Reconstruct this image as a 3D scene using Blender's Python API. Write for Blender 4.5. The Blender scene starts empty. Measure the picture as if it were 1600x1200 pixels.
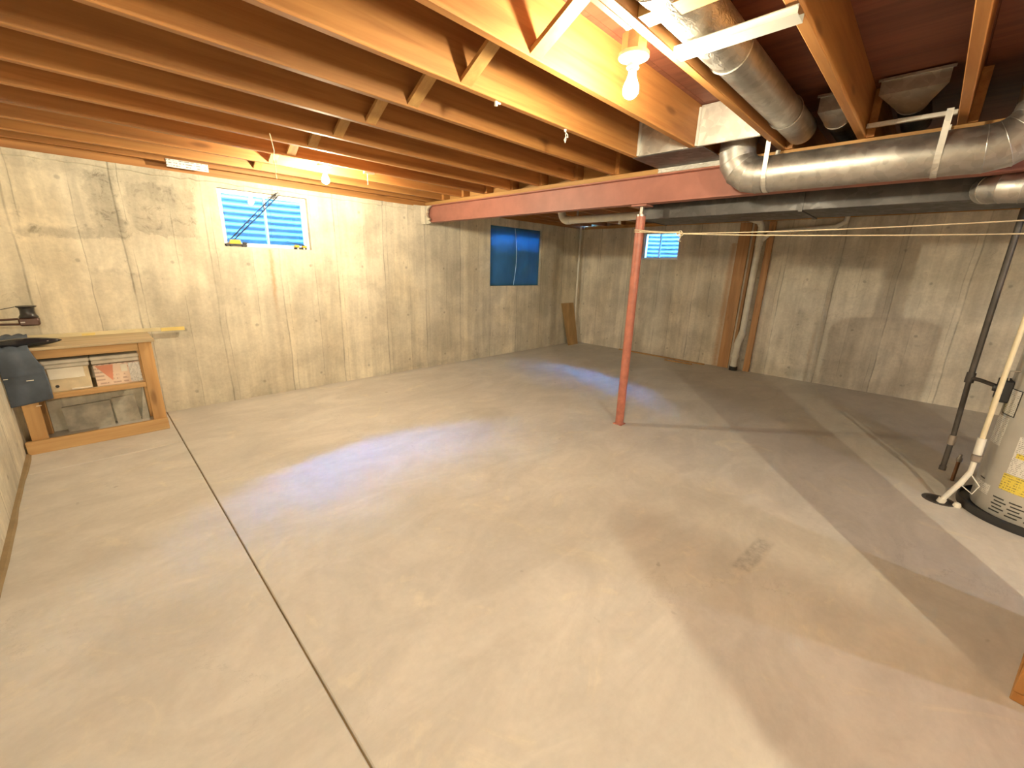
import bpy, bmesh, math, random
from mathutils import Vector, Matrix
PI = math.pi
random.seed(7)
scene = bpy.context.scene
COL = scene.collection

# ------------------------------------------------------------------ camera, world, exposure
F_PX = 644.806
cam_d = bpy.data.cameras.new('camera')
cam_d.sensor_fit = 'HORIZONTAL'
cam_d.sensor_width = 36.0
cam_d.lens = 36.0 * F_PX / 1600.0
cam_d.clip_start = 0.02
cam = bpy.data.objects.new('camera', cam_d)
COL.objects.link(cam)
YAW, PITCH, ROLL, CAM_H = 0.798444, 0.276437, 0.029898, 1.45
fwd = Vector((math.sin(YAW) * math.cos(PITCH), math.cos(YAW) * math.cos(PITCH), -math.sin(PITCH)))
rgt = Vector((math.cos(YAW), -math.sin(YAW), 0))
upv = rgt.cross(fwd)
r2 = math.cos(ROLL) * rgt + math.sin(ROLL) * upv
u2 = -math.sin(ROLL) * rgt + math.cos(ROLL) * upv
cam.matrix_world = Matrix(((r2.x, u2.x, -fwd.x, 0), (r2.y, u2.y, -fwd.y, 0), (r2.z, u2.z, -fwd.z, CAM_H), (0, 0, 0, 1)))
scene.camera = cam

world = bpy.data.worlds.new('sky')
scene.world = world
world.use_nodes = True
wb = world.node_tree.nodes['Background']
wb.inputs['Color'].default_value = (0.10, 0.42, 1.0, 1)      # daylight as a tungsten-balanced camera sees it
wb.inputs['Strength'].default_value = 340.0

vs = scene.view_settings
vs.view_transform = 'Standard'
vs.look = 'None'
vs.exposure = 0.66
vs.gamma = 1.0
vs.use_curve_mapping = False
BULB_COL = (1.0, 0.87, 0.60)
NEAR_STRENGTH = 1050.0
BACK_STRENGTH = 1650.0
FILL_STRENGTH = 4800.0  # unseen fill bulb behind the camera
REAR_COL = (0.90, 1.0, 1.2)
REAR_STRENGTH = 500.0

# ------------------------------------------------------------------ helpers
def link(o):
    COL.objects.link(o)
    return o

def set_parent(o, p):
    if p is not None:
        o.parent = p
        if p.type == 'EMPTY':
            o.matrix_parent_inverse = Matrix.Translation(-p.location)

def mesh_obj(name, verts, faces, mat, parent=None, smooth=False, loc=None):
    me = bpy.data.meshes.new(name)
    me.from_pydata([tuple(v) for v in verts], [], faces)
    me.update()
    bm = bmesh.new(); bm.from_mesh(me)
    bmesh.ops.recalc_face_normals(bm, faces=bm.faces[:])
    bm.to_mesh(me); bm.free()
    if smooth:
        me.polygons.foreach_set('use_smooth', [True] * len(me.polygons))
        try:
            me.set_sharp_from_angle(angle=math.radians(38))
        except Exception:
            pass
    me.materials.append(mat)
    o = bpy.data.objects.new(name, me)
    if loc: o.location = loc
    link(o)
    set_parent(o, parent)
    return o

def tag(o, label=None, cat=None, group=None, kind=None):
    if label: o['label'] = label
    if cat: o['category'] = cat
    if group: o['group'] = group
    if kind: o['kind'] = kind
    return o

def thing(name, label, cat, loc, group=None):
    o = bpy.data.objects.new(name, None)
    o.empty_display_size = 0.1
    o.location = loc
    link(o)
    return tag(o, label, cat, group)

def structure(name, loc=(0, 0, 0), label=None):
    o = bpy.data.objects.new(name, None)
    o.location = loc
    link(o)
    o['kind'] = 'structure'
    if label: o['label'] = label
    return o

class Geo:
    """collects shapes of ONE part"""
    def __init__(self): self.v = []; self.f = []
    def add(self, v, f):
        n = len(self.v)
        self.v += [Vector(a) for a in v]
        self.f += [[i + n for i in q] for q in f]
        return self
    def box(self, x0, x1, y0, y1, z0, z1, ch=0.0, m=None):
        if ch <= 0:
            v = [(x, y, z) for x in (x0, x1) for y in (y0, y1) for z in (z0, z1)]
            f = [(0, 1, 3, 2), (4, 6, 7, 5), (0, 4, 5, 1), (2, 3, 7, 6), (0, 2, 6, 4), (1, 5, 7, 3)]
        else:
            bm = bmesh.new()
            bmesh.ops.create_cube(bm, size=1.0)
            for q in bm.verts:
                q.co = Vector(((x0 + x1) / 2 + q.co.x * (x1 - x0), (y0 + y1) / 2 + q.co.y * (y1 - y0), (z0 + z1) / 2 + q.co.z * (z1 - z0)))
            bmesh.ops.bevel(bm, geom=bm.edges[:], offset=ch, segments=1, profile=0.5, affect='EDGES')
            bm.verts.index_update()
            v = [q.co.copy() for q in bm.verts]; f = [[q.index for q in p.verts] for p in bm.faces]
            bm.free()
        if m is not None: v = [m @ Vector(a) for a in v]
        return self.add(v, f)
    def tube(self, pts, r, seg=14, cap=True, closed=False):
        pts = [Vector(p) for p in pts]; n = len(pts)
        rs = r if isinstance(r, (list, tuple)) else [r] * n
        tang = []
        for i in range(n):
            a = pts[i - 1] if (i > 0 or closed) else pts[i]
            b = pts[(i + 1) % n] if (i < n - 1 or closed) else pts[i]
            d = Vector((0, 0, 0))
            if (pts[i] - a).length > 1e-9: d += (pts[i] - a).normalized()
            if (b - pts[i]).length > 1e-9: d += (b - pts[i]).normalized()
            tang.append(d.normalized())
        t0 = tang[0]
        nrm = t0.orthogonal().normalized()
        if abs(t0.z) < 0.9:
            nrm = (Vector((0, 0, 1)) - t0 * t0.z).normalized()
        v = []; f = []
        for i in range(n):
            t = tang[i]
            nrm = (nrm - t * nrm.dot(t)).normalized()
            bn = t.cross(nrm)
            # widen mitres so that bends keep their width
            for k in range(seg):
                a = 2 * PI * k / seg
                v.append(pts[i] + (nrm * math.cos(a) + bn * math.sin(a)) * rs[i])
        m = n if closed else n - 1
        for i in range(m):
            j = (i + 1) % n
            for k in range(seg):
                k2 = (k + 1) % seg
                f.append((i * seg + k, i * seg + k2, j * seg + k2, j * seg + k))
        if cap and not closed:
            f.append(list(range(seg))[::-1]); f.append([(n - 1) * seg + k for k in range(seg)])
        return self.add(v, f)
    def lathe(self, prof, c, seg=28, axis='Z', cap=True):
        v = []; f = []
        c = Vector(c)
        for r, h in prof:
            for k in range(seg):
                a = 2 * PI * k / seg
                p = (r * math.cos(a), r * math.sin(a), h)
                if axis == 'X': p = (h, p[0], p[1])
                if axis == 'Y': p = (p[0], h, p[1])
                v.append(c + Vector(p))
        for i in range(len(prof) - 1):
            for k in range(seg):
                k2 = (k + 1) % seg
                f.append((i * seg + k, i * seg + k2, (i + 1) * seg + k2, (i + 1) * seg + k))
        if cap:
            f.append(list(range(seg))[::-1]); f.append([(len(prof) - 1) * seg + k for k in range(seg)])
        return self.add(v, f)
    def prism(self, poly, a, b, axis='X'):
        """poly: 2-D outline in the two other axes, extruded from a to b"""
        n = len(poly); v = []
        for h in (a, b):
            for p, q in poly:
                v.append({'X': (h, p, q), 'Y': (p, h, q), 'Z': (p, q, h)}[axis])
        f = [list(range(n))[::-1], [n + i for i in range(n)]] + [(i, (i + 1) % n, n + (i + 1) % n, n + i) for i in range(n)]
        return self.add(v, f)
    def out(self, name, mat, parent=None, smooth=False, loc=None):
        return mesh_obj(name, self.v, self.f, mat, parent, smooth, loc)

def arc(c, r, a0, a1, n, u, w):
    c = Vector(c); u = Vector(u); w = Vector(w)
    return [c + u * (r * math.cos(a0 + (a1 - a0) * i / n)) + w * (r * math.sin(a0 + (a1 - a0) * i / n)) for i in range(n + 1)]

# ------------------------------------------------------------------ materials
class NT:
    def __init__(self, name):
        self.m = bpy.data.materials.new(name); self.m.use_nodes = True
        self.t = self.m.node_tree
        self.b = self.t.nodes['Principled BSDF']
        self.o = self.t.nodes['Material Output']
    def n(self, kind, **kw):
        d = self.t.nodes.new('ShaderNode' + kind)
        for k, v in kw.items():
            if k.startswith('i_'):
                self.put(d, k[2:].replace('_', ' '), v)
            else: setattr(d, k, v)
        return d
    def put(self, d, key, v):
        s = d.inputs[int(key)] if key.isdigit() else d.inputs[key]
        if isinstance(v, bpy.types.NodeSocket): self.t.links.new(v, s)
        else: s.default_value = v
    def math(self, op, a, b=None, c=None, clamp=False):
        d = self.t.nodes.new('ShaderNodeMath'); d.operation = op; d.use_clamp = clamp
        for i, v in enumerate((a, b, c)):
            if v is not None: self.put(d, str(i), v)
        return d.outputs[0]
    def mix(self, fac, a, b, mode='MIX'):
        d = self.t.nodes.new('ShaderNodeMix'); d.data_type = 'RGBA'; d.blend_type = mode
        for k, v in ((0, fac), (6, a), (7, b)):
            if isinstance(v, bpy.types.NodeSocket): self.t.links.new(v, d.inputs[k])
            elif k == 0: d.inputs[0].default_value = v
            else: d.inputs[k].default_value = (*v[:3], 1)
        return d.outputs[2]
    def ramp(self, fac, stops):
        d = self.t.nodes.new('ShaderNodeValToRGB')
        el = d.color_ramp.elements
        while len(el) < len(stops): el.new(0.5)
        for e, (p, c) in zip(el, stops):
            e.position = p; e.color = (*c, 1) if len(c) == 3 else c
        self.t.links.new(fac, d.inputs[0])
        return d.outputs[0]
    def mr(self, v, a, b, c=0.0, d=1.0, smooth=True):
        m = self.t.nodes.new('ShaderNodeMapRange')
        m.interpolation_type = 'SMOOTHSTEP' if smooth else 'LINEAR'
        self.put(m, '0', v)
        for i, x in zip('1234', (a, b, c, d)): m.inputs[int(i)].default_value = x
        return m.outputs[0]
    def obj(self): return self.n('TexCoord').outputs['Object']
    def sep(self, v):
        d = self.n('SeparateXYZ'); self.t.links.new(v, d.inputs[0]); return d.outputs
    def comb(self, x, y, z):
        d = self.n('CombineXYZ')
        for i, v in enumerate((x, y, z)): self.put(d, str(i), v)
        return d.outputs[0]
    def noise(self, vec, scale, detail=4, rough=0.55, dist=0.0):
        d = self.n('TexNoise', i_Scale=scale, i_Detail=detail, i_Roughness=rough, i_Distortion=dist)
        if vec is not None: self.t.links.new(vec, d.inputs['Vector'])
        return d.outputs['Fac']
    def vscale(self, vec, s):
        d = self.n('VectorMath', operation='MULTIPLY'); self.t.links.new(vec, d.inputs[0]); d.inputs[1].default_value = s
        return d.outputs[0]
    def vadd(self, a, b):
        d = self.n('VectorMath', operation='ADD'); self.put(d, '0', a); self.put(d, '1', b)
        return d.outputs[0]
    def bump(self, h, strength=0.3, dist=0.01):
        d = self.n('Bump', i_Strength=strength, i_Distance=dist)
        self.t.links.new(h, d.inputs['Height']); self.t.links.new(d.outputs[0], self.b.inputs['Normal'])
    def col(self, c):
        if isinstance(c, bpy.types.NodeSocket): self.t.links.new(c, self.b.inputs['Base Color'])
        else: self.b.inputs['Base Color'].default_value = (*c, 1)
    def set(self, rough=None, metal=None, **kw):
        if rough is not None: self.put(self.b, 'Roughness', rough)
        if metal is not None: self.put(self.b, 'Metallic', metal)
        for k, v in kw.items(): self.put(self.b, k.replace('_', ' '), v)

def plain(name, c, rough=0.6, metal=0.0, var=0.12, scale=9.0, bump=0.0):
    m = NT(name)
    v = m.noise(m.obj(), scale, 5)
    f = m.mr(v, 0.3, 0.7, 1 - var, 1 + var)
    m.col(m.mix(1.0, c, m.comb(f, f, f), 'MULTIPLY'))
    m.set(rough, metal)
    if bump: m.bump(m.noise(m.obj(), scale * 6, 4), bump, 0.004)
    return m.m

def wood(name, c0, c1, axis=0, knots=0.6, rough=0.62):
    m = NT(name)
    rnd = m.n('ObjectInfo').outputs['Random']
    off = m.comb(m.math('MULTIPLY', rnd, 37.0), m.math('MULTIPLY', rnd, 53.0), m.math('MULTIPLY', rnd, 19.0))
    p = m.vadd(m.obj(), off)
    s = [26.0, 26.0, 26.0]; s[axis] = 1.3
    g = m.noise(m.vscale(p, s), 1.0, 5, 0.6, 0.5)
    s2 = [7.0, 7.0, 7.0]; s2[axis] = 0.5
    g2 = m.noise(m.vscale(p, s2), 1.0, 3, 0.5, 0.8)
    c = m.ramp(m.mr(g, 0.3, 0.72, smooth=False), [(0.0, c1), (0.45, tuple((a + b) / 2 for a, b in zip(c0, c1))), (1.0, c0)])
    tone = m.math('MULTIPLY', m.mr(g2, 0.25, 0.75, 0.78, 1.15), m.mr(rnd, 0, 1, 0.86, 1.1, smooth=False))
    c = m.mix(1.0, c, m.comb(tone, tone, tone), 'MULTIPLY')
    s3 = [6.0, 6.0, 6.0]; s3[axis] = 1.7
    vo = m.n('TexVoronoi', i_Scale=1.0)
    m.t.links.new(m.vscale(p, s3), vo.inputs['Vector'])
    k = m.mr(vo.outputs['Distance'], 0.05, 0.16, knots, 0.0)
    c = m.mix(k, c, (c1[0] * 0.35, c1[1] * 0.3, c1[2] * 0.25))
    m.col(c); m.set(rough)
    m.bump(g, 0.25, 0.003)
    return m.m

def metal(name, c, rough=0.38, spangle=30.0, crinkle=0.0):
    m = NT(name)
    vo = m.n('TexVoronoi', i_Scale=spangle)
    m.t.links.new(m.obj(), vo.inputs['Vector'])
    s = m.sep(vo.outputs['Color'])
    f = m.mr(s[0], 0, 1, 0.86, 1.08, smooth=False)
    d = m.mr(m.noise(m.obj(), 5.0, 4), 0.3, 0.7, 0.8, 1.08)
    f = m.math('MULTIPLY', f, d)
    m.col(m.mix(1.0, c, m.comb(f, f, f), 'MULTIPLY'))
    m.set(m.mr(s[1], 0, 1, rough - 0.06, rough + 0.08, smooth=False), 0.92)
    if crinkle:
        m.bump(m.noise(m.vscale(m.obj(), (30.0, 70.0, 70.0)), 1.0, 3, 0.6, 1.0), crinkle, 0.01)
    else:
        m.bump(m.noise(m.obj(), 7.0, 2), 0.12, 0.01)
    return m.m

def concrete_wall(name, ax, c, stains=(), seed=0.0, rust=()):
    """board-formed concrete; ax = 0 for walls along X, 1 along Y.  stains: (u0,u1,z0,z1,strength) darker patches"""
    m = NT(name)
    P = m.obj(); s = m.sep(P)
    u = s[ax]; z = s[2]
    wob = m.math('MULTIPLY', m.math('SUBTRACT', m.noise(m.vadd(P, (seed, seed, 0)), 1.6, 3), 0.5), 0.05)
    uw = m.math('ADD', u, wob)
    def seam(period, off, width):
        t = m.math('FRACT', m.math('DIVIDE', m.math('ADD', uw, 50 * period + off), period))
        d = m.math('MULTIPLY', m.math('ABSOLUTE', m.math('SUBTRACT', t, 0.5)), period)
        return m.mr(d, 0.0, width, 1.0, 0.0)
    def tone(period, off):
        i = m.math('FLOOR', m.math('DIVIDE', m.math('ADD', m.math('ADD', uw, 50 * period + off), period / 2), period))
        w = m.n('TexWhiteNoise', noise_dimensions='1D'); m.t.links.new(i, w.inputs['W'])
        return w.outputs['Value']
    streak = m.noise(m.vscale(P, (9.0, 9.0, 0.7)), 1.0, 5, 0.6, 0.4)
    blotch = m.noise(m.vadd(P, (seed, 3.1, seed)), 2.3, 6, 0.62, 0.3)
    fine = m.noise(P, 34.0, 5, 0.7)
    speck = m.noise(P, 11.0, 6, 0.72, 0.8)
    f = m.mr(blotch, 0.3, 0.7, 0.78, 1.12)
    f = m.math('MULTIPLY', f, m.mr(streak, 0.3, 0.7, 0.86, 1.08))
    f = m.math('MULTIPLY', f, m.mr(tone(0.61, 0.0), 0, 1, 0.86, 1.08, smooth=False))
    f = m.math('MULTIPLY', f, m.mr(tone(0.203, 0.05), 0, 1, 0.94, 1.04, smooth=False))
    f = m.math('MULTIPLY', f, m.mr(speck, 0.60, 0.72, 1.0, 0.74))
    f = m.math('MULTIPLY', f, m.mr(fine, 0.3, 0.7, 0.93, 1.06))
    brk = m.mr(m.noise(m.vscale(P, (3.0, 3.0, 2.2)), 1.0, 4), 0.40, 0.58)
    s1 = m.math('MULTIPLY', seam(0.61, 0.0, 0.011), m.math('ADD', 0.35, m.math('MULTIPLY', brk, 0.65)))
    s2 = m.math('MULTIPLY', seam(0.305, 0.1, 0.006), brk)
    sm = m.math('MAXIMUM', s1, m.math('MULTIPLY', s2, 0.7))
    f = m.math('MULTIPLY', f, m.math('SUBTRACT', 1.0, m.math('MULTIPLY', sm, 0.42)))
    # tie holes left by the formwork
    tu = m.math('MULTIPLY', m.math('SUBTRACT', m.math('FRACT', m.math('DIVIDE', m.math('ADD', u, 30.5 + 0.3), 0.61)), 0.5), 0.61)
    tz = m.math('MULTIPLY', m.math('SUBTRACT', m.math('FRACT', m.math('DIVIDE', m.math('ADD', z, 0.15), 0.62)), 0.5), 0.62)
    rr = m.math('SQRT', m.math('ADD', m.math('MULTIPLY', tu, tu), m.math('MULTIPLY', tz, tz)))
    rr = m.math('ADD', rr, m.math('MULTIPLY', m.math('SUBTRACT', speck, 0.5), 0.03))
    hole = m.mr(rr, 0.008, 0.022, 1.0, 0.0)
    f = m.math('MULTIPLY', f, m.math('SUBTRACT', 1.0, m.math('MULTIPLY', hole, 0.32)))
    for (u0, u1, z0, z1, st) in stains:
        e = m.math('MULTIPLY', m.math('SUBTRACT', blotch, 0.5), 0.22)
        e2 = m.math('MULTIPLY', m.math('SUBTRACT', speck, 0.5), 0.16)
        uu = m.math('ADD', u, m.math('ADD', e, e2)); zz = m.math('ADD', z, m.math('ADD', e, e2))
        q = m.math('MULTIPLY', m.math('MULTIPLY', m.mr(uu, u0, u0 + 0.05), m.mr(uu, u1 - 0.05, u1, 1, 0)),
                   m.math('MULTIPLY', m.mr(zz, z0, z0 + 0.025), m.mr(zz, z1 - 0.06, z1, 1, 0)))
        q = m.math('MULTIPLY', q, m.mr(speck, 0.30, 0.5, 1.0, 0.45))
        f = m.math('MULTIPLY', f, m.math('SUBTRACT', 1.0, m.math('MULTIPLY', q, st)))
    col = m.mix(1.0, c, m.comb(f, f, f), 'MULTIPLY')
    warm = m.mr(m.noise(m.vscale(P, (2.0, 2.0, 0.5)), 1.0, 3), 0.45, 0.75, 0, 0.35)
    col = m.mix(warm, col, m.mix(1.0, col, (1.06, 0.97, 0.8), 'MULTIPLY'))
    for (u0, z0, z1, w_) in rust:
        uu = m.math('ABSOLUTE', m.math('SUBTRACT', m.math('ADD', u, m.math('MULTIPLY', m.math('SUBTRACT', speck, 0.5), 0.06)), u0))
        q = m.math('MULTIPLY', m.mr(uu, 0.0, w_, 1.0, 0.0), m.math('MULTIPLY', m.mr(z, z0, z0 + 0.5), m.mr(z, z1 - 0.02, z1, 1, 0)))
        col = m.mix(m.math('MULTIPLY', q, 0.55), col, (0.42, 0.20, 0.06))
    m.col(col); m.set(0.88)
    h = m.math('ADD', m.math('MULTIPLY', fine, 0.35), m.math('ADD', m.math('MULTIPLY', speck, 0.5), m.math('MULTIPLY', sm, -0.8)))
    m.bump(h, 0.35, 0.006)
    return m.m

def floor_mat():
    m = NT('floor_concrete')
    P = m.obj(); s = m.sep(P)
    big = m.noise(P, 0.9, 5, 0.6, 0.6)
    mid = m.noise(m.vscale(P, (1.6, 3.0, 1.0)), 1.0, 6, 0.66, 1.4)
    fine = m.noise(P, 28.0, 5, 0.7)
    swirl = m.noise(m.vadd(P, (4.0, 2.0, 0)), 1.7, 7, 0.68, 2.4)
    f = m.mr(big, 0.3, 0.7, 0.90, 1.06)
    f = m.math('MULTIPLY', f, m.mr(mid, 0.3, 0.7, 0.90, 1.06))
    f = m.math('MULTIPLY', f, m.mr(fine, 0.3, 0.7, 0.97, 1.03))
    f = m.math('MULTIPLY', f, m.mr(swirl, 0.58, 0.68, 1.0, 1.08))
    # hairline cracks
    w = m.vadd(P, m.vscale(m.comb(m.math('SUBTRACT', swirl, 0.5), m.math('SUBTRACT', mid, 0.5), 0.0), (0.9, 0.9, 0.0)))
    vo = m.n('TexVoronoi', feature='DISTANCE_TO_EDGE', i_Scale=0.55)
    m.t.links.new(w, vo.inputs['Vector'])
    cr = m.mr(vo.outputs['Distance'], 0.0, 0.0035, 1.0, 0.0)
    cr = m.math('MULTIPLY', cr, m.mr(big, 0.47, 0.6))
    f = m.math('MULTIPLY', f, m.math('SUBTRACT', 1.0, m.math('MULTIPLY', cr, 0.16)))
    # a scrubbed patch of dark trowel marks
    px = m.math('MULTIPLY', m.mr(s[0], 2.08, 2.12), m.mr(s[0], 2.44, 2.50, 1, 0))
    py = m.math('MULTIPLY', m.mr(m.math('ADD', s[1], m.math('MULTIPLY', s[0], 0.08)), 0.50, 0.53), m.mr(m.math('ADD', s[1], m.math('MULTIPLY', s[0], 0.08)), 0.585, 0.61, 1, 0))
    f = m.math('MULTIPLY', f, m.math('SUBTRACT', 1.0, m.math('MULTIPLY', m.math('MULTIPLY', px, py), m.mr(fine, 0.3, 0.7, 0.0, 0.34))))
    # darker, blotchy edge along the foot of the back wall
    d = m.mr(s[1], 4.86, 5.0, 0.0, 0.22)
    f = m.math('MULTIPLY', f, m.math('SUBTRACT', 1.0, m.math('MULTIPLY', d, m.mr(mid, 0.35, 0.6))))
    spots = m.mr(m.noise(P, 9.0, 2, 0.4), 0.76, 0.80, 1.0, 0.72)
    f = m.math('MULTIPLY', f, spots)
    col = m.mix(1.0, (0.62, 0.59, 0.545), m.comb(f, f, f), 'MULTIPLY')
    col = m.mix(m.mr(swirl, 0.52, 0.72, 0, 0.5), col, m.mix(1.0, col, (1.03, 0.99, 0.87), 'MULTIPLY'))
    m.col(col)
    m.set(m.mr(mid, 0.3, 0.7, 0.56, 0.70))
    m.bump(m.math('ADD', m.math('MULTIPLY', fine, 0.2), m.math('MULTIPLY', mid, 0.9)), 0.10, 0.01)
    return m.m

def emission(name, c, s):
    m = NT(name)
    e = m.n('Emission'); e.inputs['Color'].default_value = (*c, 1); e.inputs['Strength'].default_value = s
    m.t.links.new(e.outputs[0], m.o.inputs['Surface'])
    return m.m

def glass(name, tint=(0.92, 0.97, 1.0), rough=0.0, ior=1.45):
    m = NT(name)
    tr = m.n('BsdfTransparent'); tr.inputs['Color'].default_value = (*tint, 1)
    gl = m.n('BsdfGlossy'); gl.inputs['Roughness'].default_value = rough
    fr = m.n('Fresnel', i_IOR=ior)
    mx = m.n('MixShader')
    m.t.links.new(fr.outputs[0], mx.inputs[0]); m.t.links.new(tr.outputs[0], mx.inputs[1]); m.t.links.new(gl.outputs[0], mx.inputs[2])
    m.t.links.new(mx.outputs[0], m.o.inputs['Surface'])
    return m.m

def plastic_sheet(name, c):
    m = NT(name)
    v = m.mr(m.noise(m.vscale(m.obj(), (3.0, 3.0, 1.2)), 1.0, 5), 0.3, 0.7, 0.75, 1.15)
    col = m.mix(1.0, c, m.comb(v, v, v), 'MULTIPLY')
    d = m.n('BsdfDiffuse'); t = m.n('BsdfTranslucent'); g = m.n('BsdfGlossy', i_Roughness=0.45)
    m.t.links.new(col, d.inputs['Color'])
    t.inputs['Color'].default_value = (*[min(1, a * 0.11) for a in c], 1)
    mx = m.n('MixShader'); mx.inputs[0].default_value = 0.6
    m.t.links.new(d.outputs[0], mx.inputs[1]); m.t.links.new(t.outputs[0], mx.inputs[2])
    m2 = m.n('MixShader'); m2.inputs[0].default_value = 0.04
    m.t.links.new(mx.outputs[0], m2.inputs[1]); m.t.links.new(g.outputs[0], m2.inputs[2])
    m.t.links.new(m2.outputs[0], m.o.inputs['Surface'])
    return m.m

def print_mat(name, paper, ink, row=0.012, axis_v=2, scale=120.0):
    """paper with rows of illegible small print"""
    m = NT(name)
    P = m.obj(); s = m.sep(P)
    t = m.math('FRACT', m.math('DIVIDE', m.math('ADD', s[axis_v], 10.0), row))
    line = m.math('MULTIPLY', m.mr(t, 0.2, 0.3), m.mr(t, 0.6, 0.72, 1, 0))
    n = m.noise(m.vscale(P, (1.0, 1.0, 0.25)), scale, 2, 0.5)
    word = m.mr(n, 0.46, 0.54)
    m.col(m.mix(m.math('MULTIPLY', m.math('MULTIPLY', line, word), 0.75), paper, ink))
    m.set(0.55)
    return m.m

M_WALL_BACK = concrete_wall('wall_concrete_back', 0, (0.70, 0.65, 0.53),
    stains=[(-0.30, 0.16, 1.56, 1.68, 0.55), (0.12, 0.36, 1.56, 2.12, 0.66), (0.36, 0.88, 1.61, 2.07, 0.55), (-0.25, 0.9, 2.04, 2.18, 0.25),
            (0.02, 0.5, 1.27, 1.36, 0.2), (2.15, 2.7, 1.50, 2.0, 0.14), (4.5, 5.05, 0.25, 0.85, 0.22), (6.15, 6.4, 0.1, 2.1, 0.22), (2.5, 4.4, 0.0, 0.10, 0.2)], rust=[(1.44, 0.75, 1.57, 0.035)])
M_WALL_RIGHT = concrete_wall('wall_concrete_right', 1, (0.71, 0.66, 0.57), rust=[(2.24, -0.6, 1.9, 0.07)], stains=[(0.5, 1.25, 0.0, 1.7, 0.24), (2.3, 2.75, 0.0, 1.8, 0.12)], seed=5.3)
M_WALL_PLAIN = concrete_wall('wall_concrete_left', 1, (0.70, 0.65, 0.53), seed=2.2)
M_FLOOR = floor_mat()
M_JOINT = plain('joint_dirt', (0.30, 0.22, 0.12), 0.9)
M_JOIST = wood('joist_fir', (0.52, 0.25, 0.075), (0.36, 0.145, 0.04), 0)
M_BRIDGE = wood('bridging_fir', (0.60, 0.36, 0.13), (0.45, 0.24, 0.08), 1)
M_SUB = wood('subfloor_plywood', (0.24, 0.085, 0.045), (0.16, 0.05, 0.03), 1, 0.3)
M_NAILER = wood('nailer_fir', (0.60, 0.34, 0.12), (0.46, 0.23, 0.07), 1)
M_BENCH = wood('bench_pine', (0.62, 0.40, 0.18), (0.46, 0.26, 0.10), 0)
M_BENCHV = wood('bench_pine_upright', (0.60, 0.36, 0.15), (0.46, 0.25, 0.09), 2)
M_TOP = wood('bench_top_board', (0.62, 0.50, 0.32), (0.50, 0.38, 0.22), 0, 0.2)
M_STUD = wood('stud_fir', (0.56, 0.33, 0.16), (0.40, 0.20, 0.085), 2)
M_POST = wood('post_fir', (0.58, 0.30, 0.10), (0.45, 0.21, 0.06), 2)
M_PANELBRD = wood('hardboard', (0.42, 0.27, 0.12), (0.36, 0.22, 0.09), 2, 0.1)
M_BEAM = plain('red_oxide_paint', (0.37, 0.155, 0.12), 0.5, 0.0, 0.10, 6.0, 0.08)
M_POLE = plain('red_oxide_pole', (0.42, 0.15, 0.105), 0.42, 0.0, 0.16, 14.0, 0.05)
M_STEEL = plain('bare_steel', (0.45, 0.40, 0.36), 0.4, 0.8)
M_GALV = metal('galvanised_duct', (0.56, 0.545, 0.52), 0.42, 32.0)
M_GALVD = metal('galvanised_trunk', (0.13, 0.125, 0.125), 0.52, 24.0)
M_FOIL = metal('crinkled_foil_duct', (0.74, 0.72, 0.68), 0.40, 20.0, 0.55)
M_SHEET = metal('bright_sheet_metal', (0.82, 0.80, 0.75), 0.55, 26.0)
M_CHANNEL = plain('white_metal_channel', (0.80, 0.82, 0.78), 0.35, 0.25, 0.05)
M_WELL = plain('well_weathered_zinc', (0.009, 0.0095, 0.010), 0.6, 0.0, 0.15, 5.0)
M_ALU = plain('window_aluminium', (0.80, 0.81, 0.80), 0.4, 0.35, 0.05)
M_GLASS = glass('window_glass')
M_SHEETBLUE = plastic_sheet('blue_plastic_sheet', (0.10, 0.36, 0.60))
M_PORC = plain('porcelain', (0.86, 0.84, 0.78), 0.25, 0.0, 0.03)
M_BRASS = plain('socket_brass', (0.72, 0.58, 0.32), 0.35, 0.9, 0.05)
M_BULB = emission('bulb_light_near', BULB_COL, NEAR_STRENGTH)
M_BULB_BACK = emission('bulb_light_back', BULB_COL, BACK_STRENGTH)
M_BULB_FILL = emission('bulb_light_fill', BULB_COL, FILL_STRENGTH)
M_BULB_REAR = emission('bulb_light_rear', REAR_COL, REAR_STRENGTH)
M_PVC = plain('white_pvc', (0.74, 0.72, 0.66), 0.4, 0.0, 0.08)
M_PVCOLD = plain('cream_cpvc', (0.70, 0.62, 0.44), 0.45, 0.0, 0.08)
M_BLACK = plain('black_rubber', (0.022, 0.022, 0.024), 0.45, 0.0, 0.2)
M_IRON = plain('black_iron_pipe', (0.075, 0.066, 0.062), 0.5, 0.3, 0.2)
M_TANK = plain('heater_enamel', (0.47, 0.46, 0.43), 0.35, 0.0, 0.05)
M_COPPER = plain('copper', (0.30, 0.16, 0.09), 0.4, 0.8)
M_ROPE = plain('cotton_cord', (0.74, 0.63, 0.44), 0.85)
M_STRING = plain('pale_string', (0.80, 0.66, 0.40), 0.8)
M_PAPER = plain('white_card', (0.78, 0.74, 0.64), 0.6, 0.0, 0.05)
M_RED = plain('red_card', (0.66, 0.27, 0.17), 0.55, 0.0, 0.06)
M_PINK = print_mat('pale_pink_carton', (0.78, 0.62, 0.50), (0.45, 0.3, 0.24), 0.03, 2, 40.0)
M_TILEBOX = plain('cream_carton', (0.66, 0.56, 0.38), 0.6, 0.0, 0.12)
M_SLAT = plain('off_white_slats', (0.60, 0.56, 0.48), 0.5, 0.0, 0.15)
M_CLOTH = plain('slate_cloth', (0.075, 0.095, 0.13), 0.75, 0.0, 0.35, 4.0, 0.2)
M_GLOSSBLACK = plain('gloss_black_plastic', (0.02, 0.02, 0.025), 0.12, 0.0, 0.1)
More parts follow.
